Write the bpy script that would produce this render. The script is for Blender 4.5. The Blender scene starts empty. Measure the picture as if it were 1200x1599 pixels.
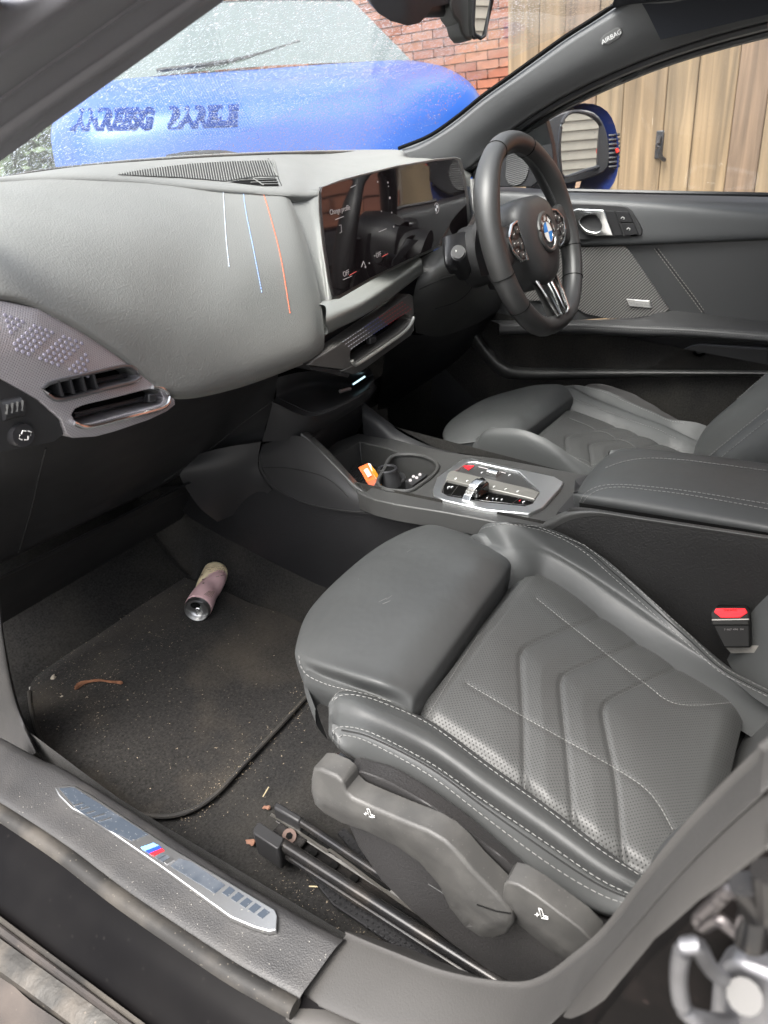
import bpy, bmesh, math, random
import numpy as np
from mathutils import Vector, Matrix
from mathutils.bvhtree import BVHTree
from mathutils.geometry import delaunay_2d_cdt
random.seed(4)
SC = bpy.context.scene
COL = SC.collection
# ---------------------------------------------------------------- camera
rL = Vector((.539, -.425, .728)).normalized()
rF = Vector((-.839, -.191, .510)); rF = (rF - rF.dot(rL)*rL).normalized()
rD = rF.cross(rL); rD = rD if rD.y > 0 else -rD
CAM = Vector((-1.016, 0, 1.15))
cam = bpy.data.cameras.new('camera'); co = bpy.data.objects.new('camera', cam); COL.objects.link(co)
right = Vector((rL.x, rF.x, -rD.x)); down = Vector((rL.y, rF.y, -rD.y)); fwd = Vector((rL.z, rF.z, -rD.z))
M = Matrix((right, -down, -fwd)).transposed().to_4x4(); M.translation = CAM
co.matrix_world = M
cam.sensor_fit = 'VERTICAL'; cam.sensor_height = 24; cam.lens = 1148/1599*24
cam.clip_start = .02; cam.clip_end = 500
cam.dof.use_dof = True; cam.dof.focus_distance = 1.15; cam.dof.aperture_fstop = 6.5
SC.camera = co
# ---------------------------------------------------------------- world, sun, exposure
SUN_EL, SUN_AZ = math.radians(60), math.radians(-82)
W = bpy.data.worlds.new('World'); SC.world = W; W.use_nodes = True
nt = W.node_tree; nt.nodes.clear()
sky = nt.nodes.new('ShaderNodeTexSky'); sky.sky_type = 'NISHITA'; sky.sun_disc = False
sky.sun_elevation = SUN_EL; sky.sun_rotation = SUN_AZ; sky.air_density = 1.0; sky.dust_density = 6.0; sky.ozone_density = .6
hs = nt.nodes.new('ShaderNodeHueSaturation'); hs.inputs['Saturation'].default_value = .35
bg = nt.nodes.new('ShaderNodeBackground'); bg.inputs['Strength'].default_value = .15
wo = nt.nodes.new('ShaderNodeOutputWorld')
nt.links.new(sky.outputs[0], hs.inputs['Color']); nt.links.new(hs.outputs[0], bg.inputs[0]); nt.links.new(bg.outputs[0], wo.inputs[0])
sl = bpy.data.lights.new('sun', 'SUN'); sl.energy = 1.5; sl.angle = math.radians(40); sl.color = (1, .96, .9)
so = bpy.data.objects.new('sun', sl); COL.objects.link(so)
# soft overcast light from the open passenger side
sd = Vector((math.sin(SUN_AZ)*math.cos(SUN_EL), math.cos(SUN_AZ)*math.cos(SUN_EL), math.sin(SUN_EL)))
so.rotation_euler = sd.to_track_quat('Z', 'Y').to_euler()
SC.view_settings.view_transform = 'Standard'; SC.view_settings.look = 'None'
SC.view_settings.exposure = 2.0; SC.view_settings.gamma = 1
SC.view_settings.use_curve_mapping = False
SC.render.engine = 'CYCLES'
SC.cycles.max_bounces = 10; SC.cycles.transparent_max_bounces = 16

# ---------------------------------------------------------------- geometry helpers
def ray(u, v):
    r = Vector((u-600, v-799.5, 1148.)); return Vector((r.dot(rL), r.dot(rF), -r.dot(rD)))
def _P(u, v, i, val):
    r = ray(u, v); return CAM + r*((val-CAM[i])/r[i])
def X(u, v, x): return _P(u, v, 0, x)
def Y(u, v, y): return _P(u, v, 1, y)
def Z(u, v, z): return _P(u, v, 2, z)
def PL(u, v, p, n):
    r = ray(u, v); n = Vector(n); return CAM + r*((Vector(p)-CAM).dot(n)/r.dot(n))
def V3(*a): return Vector(a)
def empty(name, loc, label, cat, group=None):
    o = bpy.data.objects.new(name, None); COL.objects.link(o); o.location = loc
    o.empty_display_size = .05
    tag(o, label, cat, group); return o
def tag(o, label=None, cat=None, group=None, kind=None):
    if label: o['label'] = label
    if cat: o['category'] = cat
    if group: o['group'] = group
    if kind: o['kind'] = kind
    return o
def rootloc(p):
    while p.parent: p = p.parent
    return Vector(p.location)
def obj(name, V, Fs, m, par=None, smooth=True, sharp=40):
    V = [Vector(v) for v in V]
    me = bpy.data.meshes.new(name)
    if par is None:
        xs = [v.x for v in V]; ys = [v.y for v in V]; off = Vector(((min(xs)+max(xs))/2, (min(ys)+max(ys))/2, min(v.z for v in V)))
    else: off = rootloc(par)
    me.from_pydata([v-off for v in V], [], Fs)
    me.polygons.foreach_set('use_smooth', [smooth]*len(me.polygons))
    if smooth:
        try: me.set_sharp_from_angle(angle=math.radians(sharp))
        except Exception: pass
    if m: me.materials.append(m)
    me.update()
    o = bpy.data.objects.new(name, me); COL.objects.link(o)
    if par is None: o.location = off
    else: o.parent = par
    o['_off'] = list(off)
    return o
def cr(pts, n, closed=False):
    """centripetal-ish Catmull-Rom resample to n points, evenly by length"""
    P = [np.array(p, float) for p in pts]
    if len(P) == 2: P = [P[0], (P[0]+P[1])/2, P[1]]
    k = len(P); out = []
    segs = k if closed else k-1
    for i in range(segs):
        p1 = P[i]; p2 = P[(i+1) % k]
        p0 = P[i-1] if (i > 0 or closed) else 2*p1-p2
        p3 = P[(i+2) % k] if (i+2 < k or closed) else 2*p2-p1
        for s in range(12):
            t = s/12
            out.append(.5*((2*p1)+(-p0+p2)*t+(2*p0-5*p1+4*p2-p3)*t*t+(-p0+3*p1-3*p2+p3)*t**3))
    out.append(P[0] if closed else P[-1])
    A = np.array(out); d = np.r_[0, np.cumsum(np.linalg.norm(np.diff(A, axis=0), axis=1))]
    s = np.linspace(0, d[-1], n+1 if closed else n)
    R = np.stack([np.interp(s, d, A[:, j]) for j in range(A.shape[1])], 1)
    return R[:-1] if closed else R
def crp(pts, n):
    """Catmull-Rom sampled evenly in parameter, so matching control points stay matched"""
    P = np.array([list(p) for p in pts], float)
    if len(P) == 2: P = np.array([P[0], (P[0]+P[1])/2, P[1]])
    k = len(P)-1; Q = np.vstack([2*P[0]-P[1], P, 2*P[-1]-P[-2]])
    t = np.linspace(0, k, n); i = np.minimum(t.astype(int), k-1); t = (t-i)[:, None]
    p0, p1, p2, p3 = Q[i], Q[i+1], Q[i+2], Q[i+3]
    return .5*((2*p1)+(-p0+p2)*t+(2*p0-5*p1+4*p2-p3)*t*t+(-p0+3*p1-3*p2+p3)*t**3)
def lin(pts, n):
    A = np.array([list(p) for p in pts], float); d = np.r_[0, np.cumsum(np.linalg.norm(np.diff(A, axis=0), axis=1))]
    s = np.linspace(0, d[-1], n); return np.stack([np.interp(s, d, A[:, j]) for j in range(A.shape[1])], 1)
def gridfaces(a, b, wrapb=False, off=0):
    F = []
    for i in range(a-1):
        for j in range(b if wrapb else b-1):
            F.append((off+i*b+j, off+i*b+(j+1) % b, off+(i+1)*b+(j+1) % b, off+(i+1)*b+j))
    return F
def surf(name, rows, na, nb, m, par=None, f=cr, g=cr, sharp=60, fn=None):
    """rows: list of polylines; each resampled to nb, then interpolated across to na"""
    if f is cr and len({len(r) for r in rows}) == 1: f = crp
    if g is cr: g = crp
    R = [f(r, nb) for r in rows]
    C = [g([r[j] for r in R], na) for j in range(nb)]
    V = [C[j][i] for i in range(na) for j in range(nb)]
    if fn: V = fn(V)
    return obj(name, V, gridfaces(na, nb), m, par, sharp=sharp)
def frame(d):
    d = Vector(d).normalized(); up = Vector((0, 0, 1)) if abs(d.z) < .95 else Vector((1, 0, 0))
    s = d.cross(up).normalized(); return s, s.cross(d).normalized()
def tube_vf(pts, r, n=8, closed=False, sx=1, sy=1, up=None):
    pts = [Vector(p) for p in pts]; k = len(pts); V = []; F = []
    for i, p in enumerate(pts):
        d = (pts[(i+1) % k]-pts[i-1]) if closed else (pts[min(i+1, k-1)]-pts[max(i-1, 0)])
        if up is not None:
            d.normalize(); s = d.cross(Vector(up)).normalized(); t = s.cross(d).normalized()
        else: s, t = frame(d)
        rr = r[i] if hasattr(r, '__len__') else r
        for a in range(n):
            th = 2*math.pi*a/n; V.append(p+s*math.cos(th)*rr*sx+t*math.sin(th)*rr*sy)
    for i in range(k if closed else k-1):
        for a in range(n):
            i2 = (i+1) % k; F.append((i*n+a, i*n+(a+1) % n, i2*n+(a+1) % n, i2*n+a))
    if not closed: F += [tuple(range(n))[::-1], tuple((k-1)*n+a for a in range(n))]
    return V, F
def tube(name, pts, r, m, par=None, n=8, res=None, closed=False, **k):
    if res: pts = cr(pts, res, closed)
    V, F = tube_vf(pts, r, n, closed, **k); return obj(name, V, F, m, par)
def join(parts):
    V = []; F = []
    for v, f in parts:
        o = len(V); V += list(v); F += [tuple(i+o for i in q) for q in f]
    return V, F
def box_vf(c, sx, sy, sz, R=None):
    c = Vector(c); V = []
    for x in (-.5, .5):
        for y in (-.5, .5):
            for z in (-.5, .5):
                p = Vector((x*sx, y*sy, z*sz)); V.append(c+(R @ p if R else p))
    return V, [(0, 1, 3, 2), (4, 6, 7, 5), (0, 4, 5, 1), (2, 3, 7, 6), (0, 2, 6, 4), (1, 5, 7, 3)]
def bevel(o, w, seg=2, ang=35):
    b = o.modifiers.new('bevel', 'BEVEL'); b.width = w; b.segments = seg; b.limit_method = 'ANGLE'; b.angle_limit = math.radians(ang); b.harden_normals = False
    return o
def solid(o, t):
    s = o.modifiers.new('thickness', 'SOLIDIFY'); s.thickness = t; s.offset = 0; return o
def prism(name, pts, ext, m, par=None, bev=0, seg=2, smooth=True):
    """closed planar outline (world points) extruded by vector ext"""
    pts = [Vector(p) for p in pts]; ext = Vector(ext); n = len(pts)
    V = pts+[p+ext for p in pts]
    F = [tuple(range(n)), tuple(range(2*n-1, n-1, -1))]+[(i, n+i, n+(i+1) % n, (i+1) % n) for i in range(n)]
    o = obj(name, V, F, m, par, smooth=smooth, sharp=30)
    if bev: bevel(o, bev, seg)
    return o
def inside(p, poly):
    x, y = p; c = False; n = len(poly)
    for i in range(n):
        x1, y1 = poly[i]; x2, y2 = poly[i-1]
        if (y1 > y) != (y2 > y) and x < (x2-x1)*(y-y1)/(y2-y1)+x1: c = not c
    return c
def panel(name, outline, fn, m, par=None, holes=(), back=None, hback=None, g=12, bev=0, sharp=35, floor=None, floorm=None, seg=2):
    """plate outlined in the picture and laid on the real surface fn(u,v); holes are real openings with walls"""
    pts = [tuple(map(float, p)) for p in outline]; loops = [list(range(len(pts)))]
    for h in holes:
        s = len(pts); pts += [tuple(map(float, p)) for p in h]; loops.append(list(range(s, len(pts))))
    E = [(l[i], l[(i+1) % len(l)]) for l in loops for i in range(len(l))]
    us = [p[0] for p in outline]; vs = [p[1] for p in outline]
    def near(q):
        for a, b in E:
            ax, ay = pts[a]; bx, by = pts[b]; dx, dy = bx-ax, by-ay; L2 = dx*dx+dy*dy+1e-9
            t = max(0, min(1, ((q[0]-ax)*dx+(q[1]-ay)*dy)/L2))
            if (ax+t*dx-q[0])**2+(ay+t*dy-q[1])**2 < (g*.45)**2: return True
        return False
    extra = []
    u = min(us)+g/2; r = 0
    while u < max(us):
        v = min(vs)+g/2+(r % 2)*g/2
        while v < max(vs):
            q = (u, v)
            if inside(q, outline) and not any(inside(q, h) for h in holes) and not near(q): extra.append(q)
            v += g
        u += g; r += 1
    A = [Vector(p) for p in pts+extra]
    vo, eo, fo, ov, oe, of = delaunay_2d_cdt(A, E, [], 0, 1e-4)
    F = []
    for f in fo:
        c = sum((vo[i] for i in f), Vector((0, 0)))/len(f)
        if inside(c, outline) and not any(inside(c, h) for h in holes): F.append(tuple(f))
    V = [fn(p.x, p.y) for p in vo]
    mp = {}
    for i, src in enumerate(ov):
        for s in src: mp[s] = i
    if back is not None:
        for li, l in enumerate(loops):
            bb = Vector(back if li == 0 or hback is None else hback); s = len(V); n = len(l)
            V += [V[mp[i]]+bb for i in l]
            F += [(mp[l[i]], mp[l[(i+1) % n]], s+(i+1) % n, s+i) for i in range(n)]
    o = obj(name, V, F, m, par, sharp=sharp)
    if bev:
        bm = bmesh.new(); bm.from_mesh(o.data); bmesh.ops.recalc_face_normals(bm, faces=bm.faces); bm.to_mesh(o.data); bm.free()
        bevel(o, bev, seg, 50)
    if floor:
        for h in holes:
            hb = Vector(hback if hback is not None else back)*.98
            prism(floor, [fn(*p)+hb for p in h], hb.normalized()*.001, floorm or m, o)
    return o
_bvh = {}
def bvh(o):
    if o.name not in _bvh:
        off = Vector(o['_off']); me = o.data
        _bvh[o.name] = BVHTree.FromPolygons([v.co+off for v in me.vertices], [tuple(p.vertices) for p in me.polygons])
    return _bvh[o.name]
def on(u, v, targets, lift=.0006, default=None):
    """nearest surface point seen at a picture position (real surface position, lifted off it a hair)"""
    d = ray(u, v).normalized(); best = None
    for t in targets:
        h = bvh(t).ray_cast(CAM, d)
        if h[0] is not None and (best is None or h[3] < best[1]): best = (h[0], h[3], h[1])
    if best is None: return default
    n = best[2] if best[2].dot(d) < 0 else -best[2]
    return best[0]+n*lift
def along(uv, n, targets, lift=.0006):
    return [p for p in (on(u, v, targets, lift) for u, v in cr(uv, n)) if p is not None]
def fz(y):
    t = max(0, min(1, (y-.70)/.34)); return .281+.045*t*t*(3-2*t)
def onfloor(u, v, lift=0):
    z = .29
    for _ in range(12): p = Z(u, v, z); z = fz(p.y)+lift
    return Z(u, v, z)
def stitches(name, uv, targets, m, par, pitch=.0066, ln=.0046, w=.0011, lift=.0007, n=200, label=None):
    pts = along(uv, n, targets, lift)
    if len(pts) < 3: print('STITCH MISS', name, uv[0]); return None
    A = np.array([list(p) for p in pts]); seg = np.linalg.norm(np.diff(A, axis=0), axis=1)
    keep = [0]+[i+1 for i in range(len(seg)) if seg[i] < .06]
    A = A[keep]; d = np.r_[0, np.cumsum(np.linalg.norm(np.diff(A, axis=0), axis=1))]
    parts = []; s = 0
    while s+ln < d[-1]:
        a = Vector([np.interp(s, d, A[:, j]) for j in range(3)]); b = Vector([np.interp(s+ln, d, A[:, j]) for j in range(3)])
        if .2*ln < (b-a).length < 1.6*ln: parts.append(tube_vf([a, (a+b)/2+(CAM-a).normalized()*w*.3, b], [w*.35, w*.5, w*.35], 4))
        s += pitch
    if not parts: return None
    V, F = join(parts); o = obj(name, V, F, m, par); return o
def line(name, uv, targets, m, par, r=.0012, lift=0, n=40):
    pts = along(uv, n, targets, lift)
    return tube(name, pts, r, m, par, 5) if len(pts) > 2 else None
def pix(p):
    d = Vector(p)-CAM; c = rL*d.x+rF*d.y-rD*d.z; return 600+1148*c.x/c.z, 799.5+1148*c.y/c.z
def text(name, s, size, loc, xa, ya, m, par, ext=.0003, align='CENTER', bold=0, sx=1, shear=0):
    c = bpy.data.curves.new('tmp', 'FONT'); c.body = s; c.size = size; c.extrude = ext; c.align_x = align; c.align_y = 'CENTER'; c.offset = bold; c.shear = shear
    t = bpy.data.objects.new('tmp', c); COL.objects.link(t)
    bpy.context.view_layer.update()
    me = bpy.data.meshes.new_from_object(t.evaluated_get(bpy.context.evaluated_depsgraph_get()))
    COL.objects.unlink(t); bpy.data.objects.remove(t)
    xa = Vector(xa).normalized(); ya = Vector(ya); ya = (ya-ya.dot(xa)*xa).normalized(); za = xa.cross(ya)
    V = [Vector(loc)+xa*v.co.x*sx+ya*v.co.y+za*v.co.z for v in me.vertices]
    return obj(name, V, [tuple(p.vertices) for p in me.polygons], m, par, smooth=False)

# ---------------------------------------------------------------- materials
def mat(name, col, rough=.5, metal=0, bump=None, coat=0, spec=.5, emit=None, var=None, sheen=0, dust=None, coords='Object', wave=None):
    m = bpy.data.materials.new(name); m.use_nodes = True; nt = m.node_tree; b = nt.nodes['Principled BSDF']
    b.inputs['Base Color'].default_value = (*col, 1); b.inputs['Roughness'].default_value = rough; b.inputs['Metallic'].default_value = metal
    b.inputs['Coat Weight'].default_value = coat; b.inputs['Coat Roughness'].default_value = .05; b.inputs['Specular IOR Level'].default_value = spec
    if sheen: b.inputs['Sheen Weight'].default_value = sheen
    if emit: b.inputs['Emission Color'].default_value = (*emit[0], 1); b.inputs['Emission Strength'].default_value = emit[1]
    tc = nt.nodes.new('ShaderNodeTexCoord'); out = tc.outputs[coords]; cur = None
    def noise(scale, detail=4):
        n = nt.nodes.new('ShaderNodeTexNoise'); n.inputs['Scale'].default_value = scale; n.inputs['Detail'].default_value = detail
        nt.links.new(out, n.inputs['Vector']); return n
    if var:   # (scale, low, high) brightness variation
        n = noise(var[0], 6); r = nt.nodes.new('ShaderNodeMapRange'); r.inputs[1].default_value = .3; r.inputs[2].default_value = .7
        r.inputs[3].default_value = var[1]; r.inputs[4].default_value = var[2]; nt.links.new(n.outputs[0], r.inputs[0])
        h = nt.nodes.new('ShaderNodeVectorMath'); h.operation = 'SCALE'; h.inputs[0].default_value = col; nt.links.new(r.outputs[0], h.inputs['Scale'])
        nt.links.new(h.outputs[0], b.inputs['Base Color']); cur = h.outputs[0]
        r2 = nt.nodes.new('ShaderNodeMapRange'); r2.inputs[1].default_value = .3; r2.inputs[2].default_value = .7
        r2.inputs[3].default_value = max(0, rough-.06); r2.inputs[4].default_value = min(1, rough+.08); n2 = noise(var[0]*.7+3, 5)
        nt.links.new(n2.outputs[0], r2.inputs[0]); nt.links.new(r2.outputs[0], b.inputs['Roughness'])
    if dust:  # (colour, amount 0..1, patch scale, speck scale) settled dust / specks
        dc, amt, ps, ss = dust
        a = noise(ps, 8); ra = nt.nodes.new('ShaderNodeMapRange'); ra.inputs[1].default_value = .45; ra.inputs[2].default_value = .75; ra.inputs[4].default_value = amt; nt.links.new(a.outputs[0], ra.inputs[0])
        v = nt.nodes.new('ShaderNodeTexVoronoi'); v.inputs['Scale'].default_value = ss; nt.links.new(out, v.inputs['Vector'])
        rv = nt.nodes.new('ShaderNodeMapRange'); rv.inputs[1].default_value = .22; rv.inputs[2].default_value = .1; nt.links.new(v.outputs['Distance'], rv.inputs[0])
        sp = nt.nodes.new('ShaderNodeSeparateColor'); nt.links.new(v.outputs['Color'], sp.inputs[0])
        gt = nt.nodes.new('ShaderNodeMath'); gt.operation = 'GREATER_THAN'; gt.inputs[1].default_value = .72; nt.links.new(sp.outputs[0], gt.inputs[0])
        mu = nt.nodes.new('ShaderNodeMath'); mu.operation = 'MULTIPLY'; nt.links.new(rv.outputs[0], mu.inputs[0]); nt.links.new(gt.outputs[0], mu.inputs[1])
        m2 = nt.nodes.new('ShaderNodeMath'); m2.operation = 'MULTIPLY'; m2.inputs[1].default_value = min(1, amt*1.6); nt.links.new(mu.outputs[0], m2.inputs[0])
        ad = nt.nodes.new('ShaderNodeMath'); ad.operation = 'MAXIMUM'; nt.links.new(ra.outputs[0], ad.inputs[0]); nt.links.new(m2.outputs[0], ad.inputs[1])
        mx = nt.nodes.new('ShaderNodeMix'); mx.data_type = 'RGBA'; mx.inputs[7].default_value = (*dc, 1); mx.inputs[6].default_value = (*col, 1)
        if cur: nt.links.new(cur, mx.inputs[6])
        nt.links.new(ad.outputs[0], mx.inputs[0]); nt.links.new(mx.outputs[2], b.inputs['Base Color'])
    if bump:  # (kind, scale, strength, distance)
        kind, sc, st, di = bump
        if kind == 'grain':
            t = nt.nodes.new('ShaderNodeTexVoronoi'); t.inputs['Scale'].default_value = sc; t.feature = 'SMOOTH_F1'; o1 = t.outputs['Distance']; nt.links.new(out, t.inputs['Vector'])
        else: t = noise(sc, 5); o1 = t.outputs[0]
        bp = nt.nodes.new('ShaderNodeBump'); bp.inputs['Strength'].default_value = st; bp.inputs['Distance'].default_value = di
        nt.links.new(o1, bp.inputs['Height']); nt.links.new(bp.outputs[0], b.inputs['Normal'])
        if wave:   # slow undulation of stretched hide or moulded skin
            n3 = noise(wave[0], 3); b3 = nt.nodes.new('ShaderNodeBump'); b3.inputs['Strength'].default_value = wave[1]; b3.inputs['Distance'].default_value = wave[2]
            nt.links.new(n3.outputs[0], b3.inputs['Height']); nt.links.new(b3.outputs[0], bp.inputs['Normal'])
    return m
def hexdots(m, a, b_, rad, dark, axes=('X', 'Y'), lightdots=False, emis=0, rot=0):
    """regular staggered perforations as colour + tiny relief"""
    nt = m.node_tree; b = nt.nodes['Principled BSDF']; N = nt.nodes; Lk = nt.links
    tc = N.new('ShaderNodeTexCoord'); mp = N.new('ShaderNodeMapping'); mp.inputs['Rotation'].default_value = (0, 0, rot); Lk.new(tc.outputs['Object'], mp.inputs[0])
    sp = N.new('ShaderNodeSeparateXYZ'); Lk.new(mp.outputs[0], sp.inputs[0])
    def cell(sh):
        o = []
        for ax, s in ((axes[0], a), (axes[1], b_)):
            m1 = N.new('ShaderNodeMath'); m1.operation = 'MULTIPLY_ADD'; m1.inputs[1].default_value = 1/s; m1.inputs[2].default_value = 50+sh; Lk.new(sp.outputs[ax], m1.inputs[0])
            f = N.new('ShaderNodeMath'); f.operation = 'FRACT'; Lk.new(m1.outputs[0], f.inputs[0])
            g = N.new('ShaderNodeMath'); g.operation = 'MULTIPLY_ADD'; g.inputs[1].default_value = s; g.inputs[2].default_value = -.5*s; Lk.new(f.outputs[0], g.inputs[0])
            q = N.new('ShaderNodeMath'); q.operation = 'MULTIPLY'; Lk.new(g.outputs[0], q.inputs[0]); Lk.new(g.outputs[0], q.inputs[1]); o.append(q)
        s = N.new('ShaderNodeMath'); s.operation = 'ADD'; Lk.new(o[0].outputs[0], s.inputs[0]); Lk.new(o[1].outputs[0], s.inputs[1])
        r = N.new('ShaderNodeMath'); r.operation = 'SQRT'; Lk.new(s.outputs[0], r.inputs[0]); return r
    mn = N.new('ShaderNodeMath'); mn.operation = 'MINIMUM'; Lk.new(cell(0).outputs[0], mn.inputs[0]); Lk.new(cell(.5).outputs[0], mn.inputs[1])
    mr = N.new('ShaderNodeMapRange'); mr.inputs[1].default_value = rad*1.25; mr.inputs[2].default_value = rad*.75; Lk.new(mn.outputs[0], mr.inputs[0])
    mx = N.new('ShaderNodeMix'); mx.data_type = 'RGBA'; mx.inputs[7].default_value = (*dark, 1); mx.inputs[6].default_value = b.inputs['Base Color'].default_value
    src = b.inputs['Base Color'].links
    if src: Lk.new(src[0].from_socket, mx.inputs[6])
    Lk.new(mr.outputs[0], mx.inputs[0]); Lk.new(mx.outputs[2], b.inputs['Base Color'])
    bp = N.new('ShaderNodeBump'); bp.inputs['Strength'].default_value = .5; bp.inputs['Distance'].default_value = -.0006
    Lk.new(mr.outputs[0], bp.inputs['Height'])
    if b.inputs['Normal'].links: Lk.new(b.inputs['Normal'].links[0].from_socket, bp.inputs['Normal'])
    Lk.new(bp.outputs[0], b.inputs['Normal'])
    return m
def weave(m, s, c2, rot=.785):
    nt = m.node_tree; b = nt.nodes['Principled BSDF']; tc = nt.nodes.new('ShaderNodeTexCoord'); mp = nt.nodes.new('ShaderNodeMapping'); mp.inputs['Rotation'].default_value = (rot, 0, 0)
    w = nt.nodes.new('ShaderNodeTexWave'); w.bands_direction = 'Z'; w.inputs['Scale'].default_value = s; w.inputs['Distortion'].default_value = 0
    nt.links.new(tc.outputs['Object'], mp.inputs[0]); nt.links.new(mp.outputs[0], w.inputs['Vector'])
    mx = nt.nodes.new('ShaderNodeMix'); mx.data_type = 'RGBA'; mx.inputs[6].default_value = b.inputs['Base Color'].default_value; mx.inputs[7].default_value = (*c2, 1)
    nt.links.new(w.outputs[1], mx.inputs[0]); nt.links.new(mx.outputs[2], b.inputs['Base Color'])
    bp = nt.nodes.new('ShaderNodeBump'); bp.inputs['Distance'].default_value = .0008; bp.inputs['Strength'].default_value = .8; nt.links.new(w.outputs[1], bp.inputs['Height']); nt.links.new(bp.outputs[0], b.inputs['Normal'])
    return m
leather = mat('seat_leather', (.050, .052, .052), .5, bump=('noise', 900, .12, .0006), var=(5, .88, 1.14), spec=.4, wave=(16, .35, .006))
leather_side = mat('seat_side_leather', (.03, .03, .031), .5, bump=('grain', 900, .3, .0006), spec=.4)
perf = hexdots(mat('perforated_leather', (.062, .063, .062), .48, bump=('noise', 700, .1, .0006), var=(6, .9, 1.12), spec=.4), .0050, .0046, .00068, (.006, .006, .006))
console_pl = mat('console_side_plastic', (.013, .0128, .0128), .5, bump=('grain', 420, .6, .0009), var=(6, .9, 1.15), spec=.28)
thread = mat('grey_thread', (.165, .165, .16), .8)
thread_dark = mat('dark_thread', (.10, .10, .10), .8)
thread_red = mat('orange_red_thread', (.75, .16, .07), .7)
thread_blue = mat('blue_thread', (.25, .38, .7), .7)
thread_pale = mat('pale_blue_thread', (.5, .56, .66), .7)
softdash = mat('soft_touch_dash', (.140, .142, .135), .55, bump=('grain', 440, .5, .0008), var=(4, .93, 1.08), spec=.5)
black_pl = mat('black_grained_plastic', (.011, .011, .012), .5, bump=('grain', 450, .5, .0008), var=(6, .85, 1.2), spec=.3)
dark_pl = mat('dark_smooth_plastic', (.021, .021, .022), .45, var=(7, .9, 1.15), spec=.32, bump=('grain', 600, .15, .0005))
grey_pl = mat('grey_plastic', (.040, .040, .039), .42, var=(8, .92, 1.1), bump=('grain', 1100, .3, .0005))
lever_pl = mat('lever_plastic', (.042, .041, .039), .5, var=(9, .9, 1.1), bump=('grain', 1300, .25, .0005), dust=((.25, .24, .22), .12, 30, 260))
shield_pl = mat('seat_shield_plastic', (.026, .025, .025), .5, bump=('grain', 480, .6, .0009), var=(6, .9, 1.15), spec=.35)
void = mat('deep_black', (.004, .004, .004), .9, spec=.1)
carpet = mat('black_carpet', (.0155, .0150, .0145), .95, bump=('noise', 1100, .8, .0010), var=(260, .5, 1.5), sheen=.1, spec=.05, dust=((.075, .068, .055), .22, 7, 330))
matc = mat('mat_velour', (.0165, .0155, .0145), .95, bump=('noise', 1000, .8, .0010), var=(240, .5, 1.5), sheen=.1, spec=.1, dust=((.115, .095, .07), .34, 6, 300))
footc = mat('footwell_carpet', (.009, .009, .009), .95, bump=('noise', 1100, .8, .001), var=(200, .6, 1.4), spec=.05, dust=((.09, .08, .065), .12, 9, 330))
edging = mat('mat_edging', (.014, .013, .012), .8, bump=('grain', 500, .6, .001), dust=((.10, .085, .065), .35, 14, 300))
sillpl = mat('sill_grained_plastic', (.017, .0165, .017), .5, bump=('grain', 700, .45, .0006), var=(7, .9, 1.15), dust=((.12, .11, .10), .15, 16, 260))
seal = mat('rubber_seal', (.019, .018, .017), .6, spec=.3, bump=('noise', 200, .2, .001), var=(14, .8, 1.25), dust=((.16, .14, .115), .4, 13, 240))
blackpaint = mat('gloss_black_paint', (.0035, .0032, .0035), .35, coat=.0, spec=.05, bump=('noise', 12, .05, .003), dust=((.06, .055, .05), .06, 7, 90))
dirt_al = mat('dirty_sill_strip', (.026, .024, .021), .55, metal=.2, bump=('noise', 90, .5, .003), var=(18, .5, 1.5), dust=((.15, .125, .10), .5, 20, 120))
dirt_br = mat('brown_dirty_rubber', (.018, .0145, .013), .75, bump=('noise', 60, .3, .003), var=(10, .7, 1.3), dust=((.14, .11, .09), .3, 12, 160))
chrome = mat('satin_chrome', (.72, .73, .72), .22, metal=1)
alu = mat('brushed_aluminium', (.50, .50, .50), .34, metal=1, bump=('noise', 500, .08, .0004), dust=((.7, .7, .68), .5, 9, 330))
zinc = mat('zinc_plated_steel', (.22, .22, .23), .45, metal=.8, bump=('noise', 60, .2, .002), var=(30, .7, 1.15))
railm = mat('black_steel_rail', (.022, .022, .023), .22, metal=.55, spec=.6, var=(15, .8, 1.4), dust=((.18, .15, .12), .2, 18, 260))
gloss = mat('piano_black', (.006, .006, .006), .08, coat=.5)
def screen_mat():
    m = mat('screen_glass', (.012, .009, .010), .035, spec=.5, coat=.35, dust=((.10, .095, .09), .10, 8, 420)); return m
glassd = screen_mat()
lit = mat('lit_symbol', (.4, .4, .4), .5, emit=((.9, .9, .92), .12))
litdim = mat('dim_lit_symbol', (.3, .28, .28), .5, emit=((.7, .62, .6), .05))
litred = mat('dim_red_line', (.4, .05, .05), .5, emit=((.8, .15, .1), .12))
white = mat('white_print', (.75, .75, .73), .6)
red = mat('red_plastic', (.72, .02, .03), .35, bump=('noise', 300, .05, .0005))
badgeblue = mat('badge_blue', (.02, .22, .62), .25)
mblue = mat('stripe_light_blue', (.16, .42, .80), .3); mdark = mat('stripe_dark_blue', (.02, .05, .30), .3); mred = mat('stripe_red', (.72, .02, .03), .3)
inlay = mat('blue_grey_inlay', (.05, .062, .08), .35, metal=.3, dust=((.6, .6, .6), .35, 10, 380))
rwhite = mat('rim_leather', (.03, .03, .03), .42, bump=('noise', 700, .1, .0006), spec=.5)
fabricroof = mat('roof_fabric', (.018, .02, .026), .9, bump=('noise', 900, .3, .001))
pillar = mat('pillar_trim', (.075, .076, .078), .62, bump=('noise', 1500, .25, .0006), var=(5, .92, 1.08))
gate_ms = []
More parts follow.
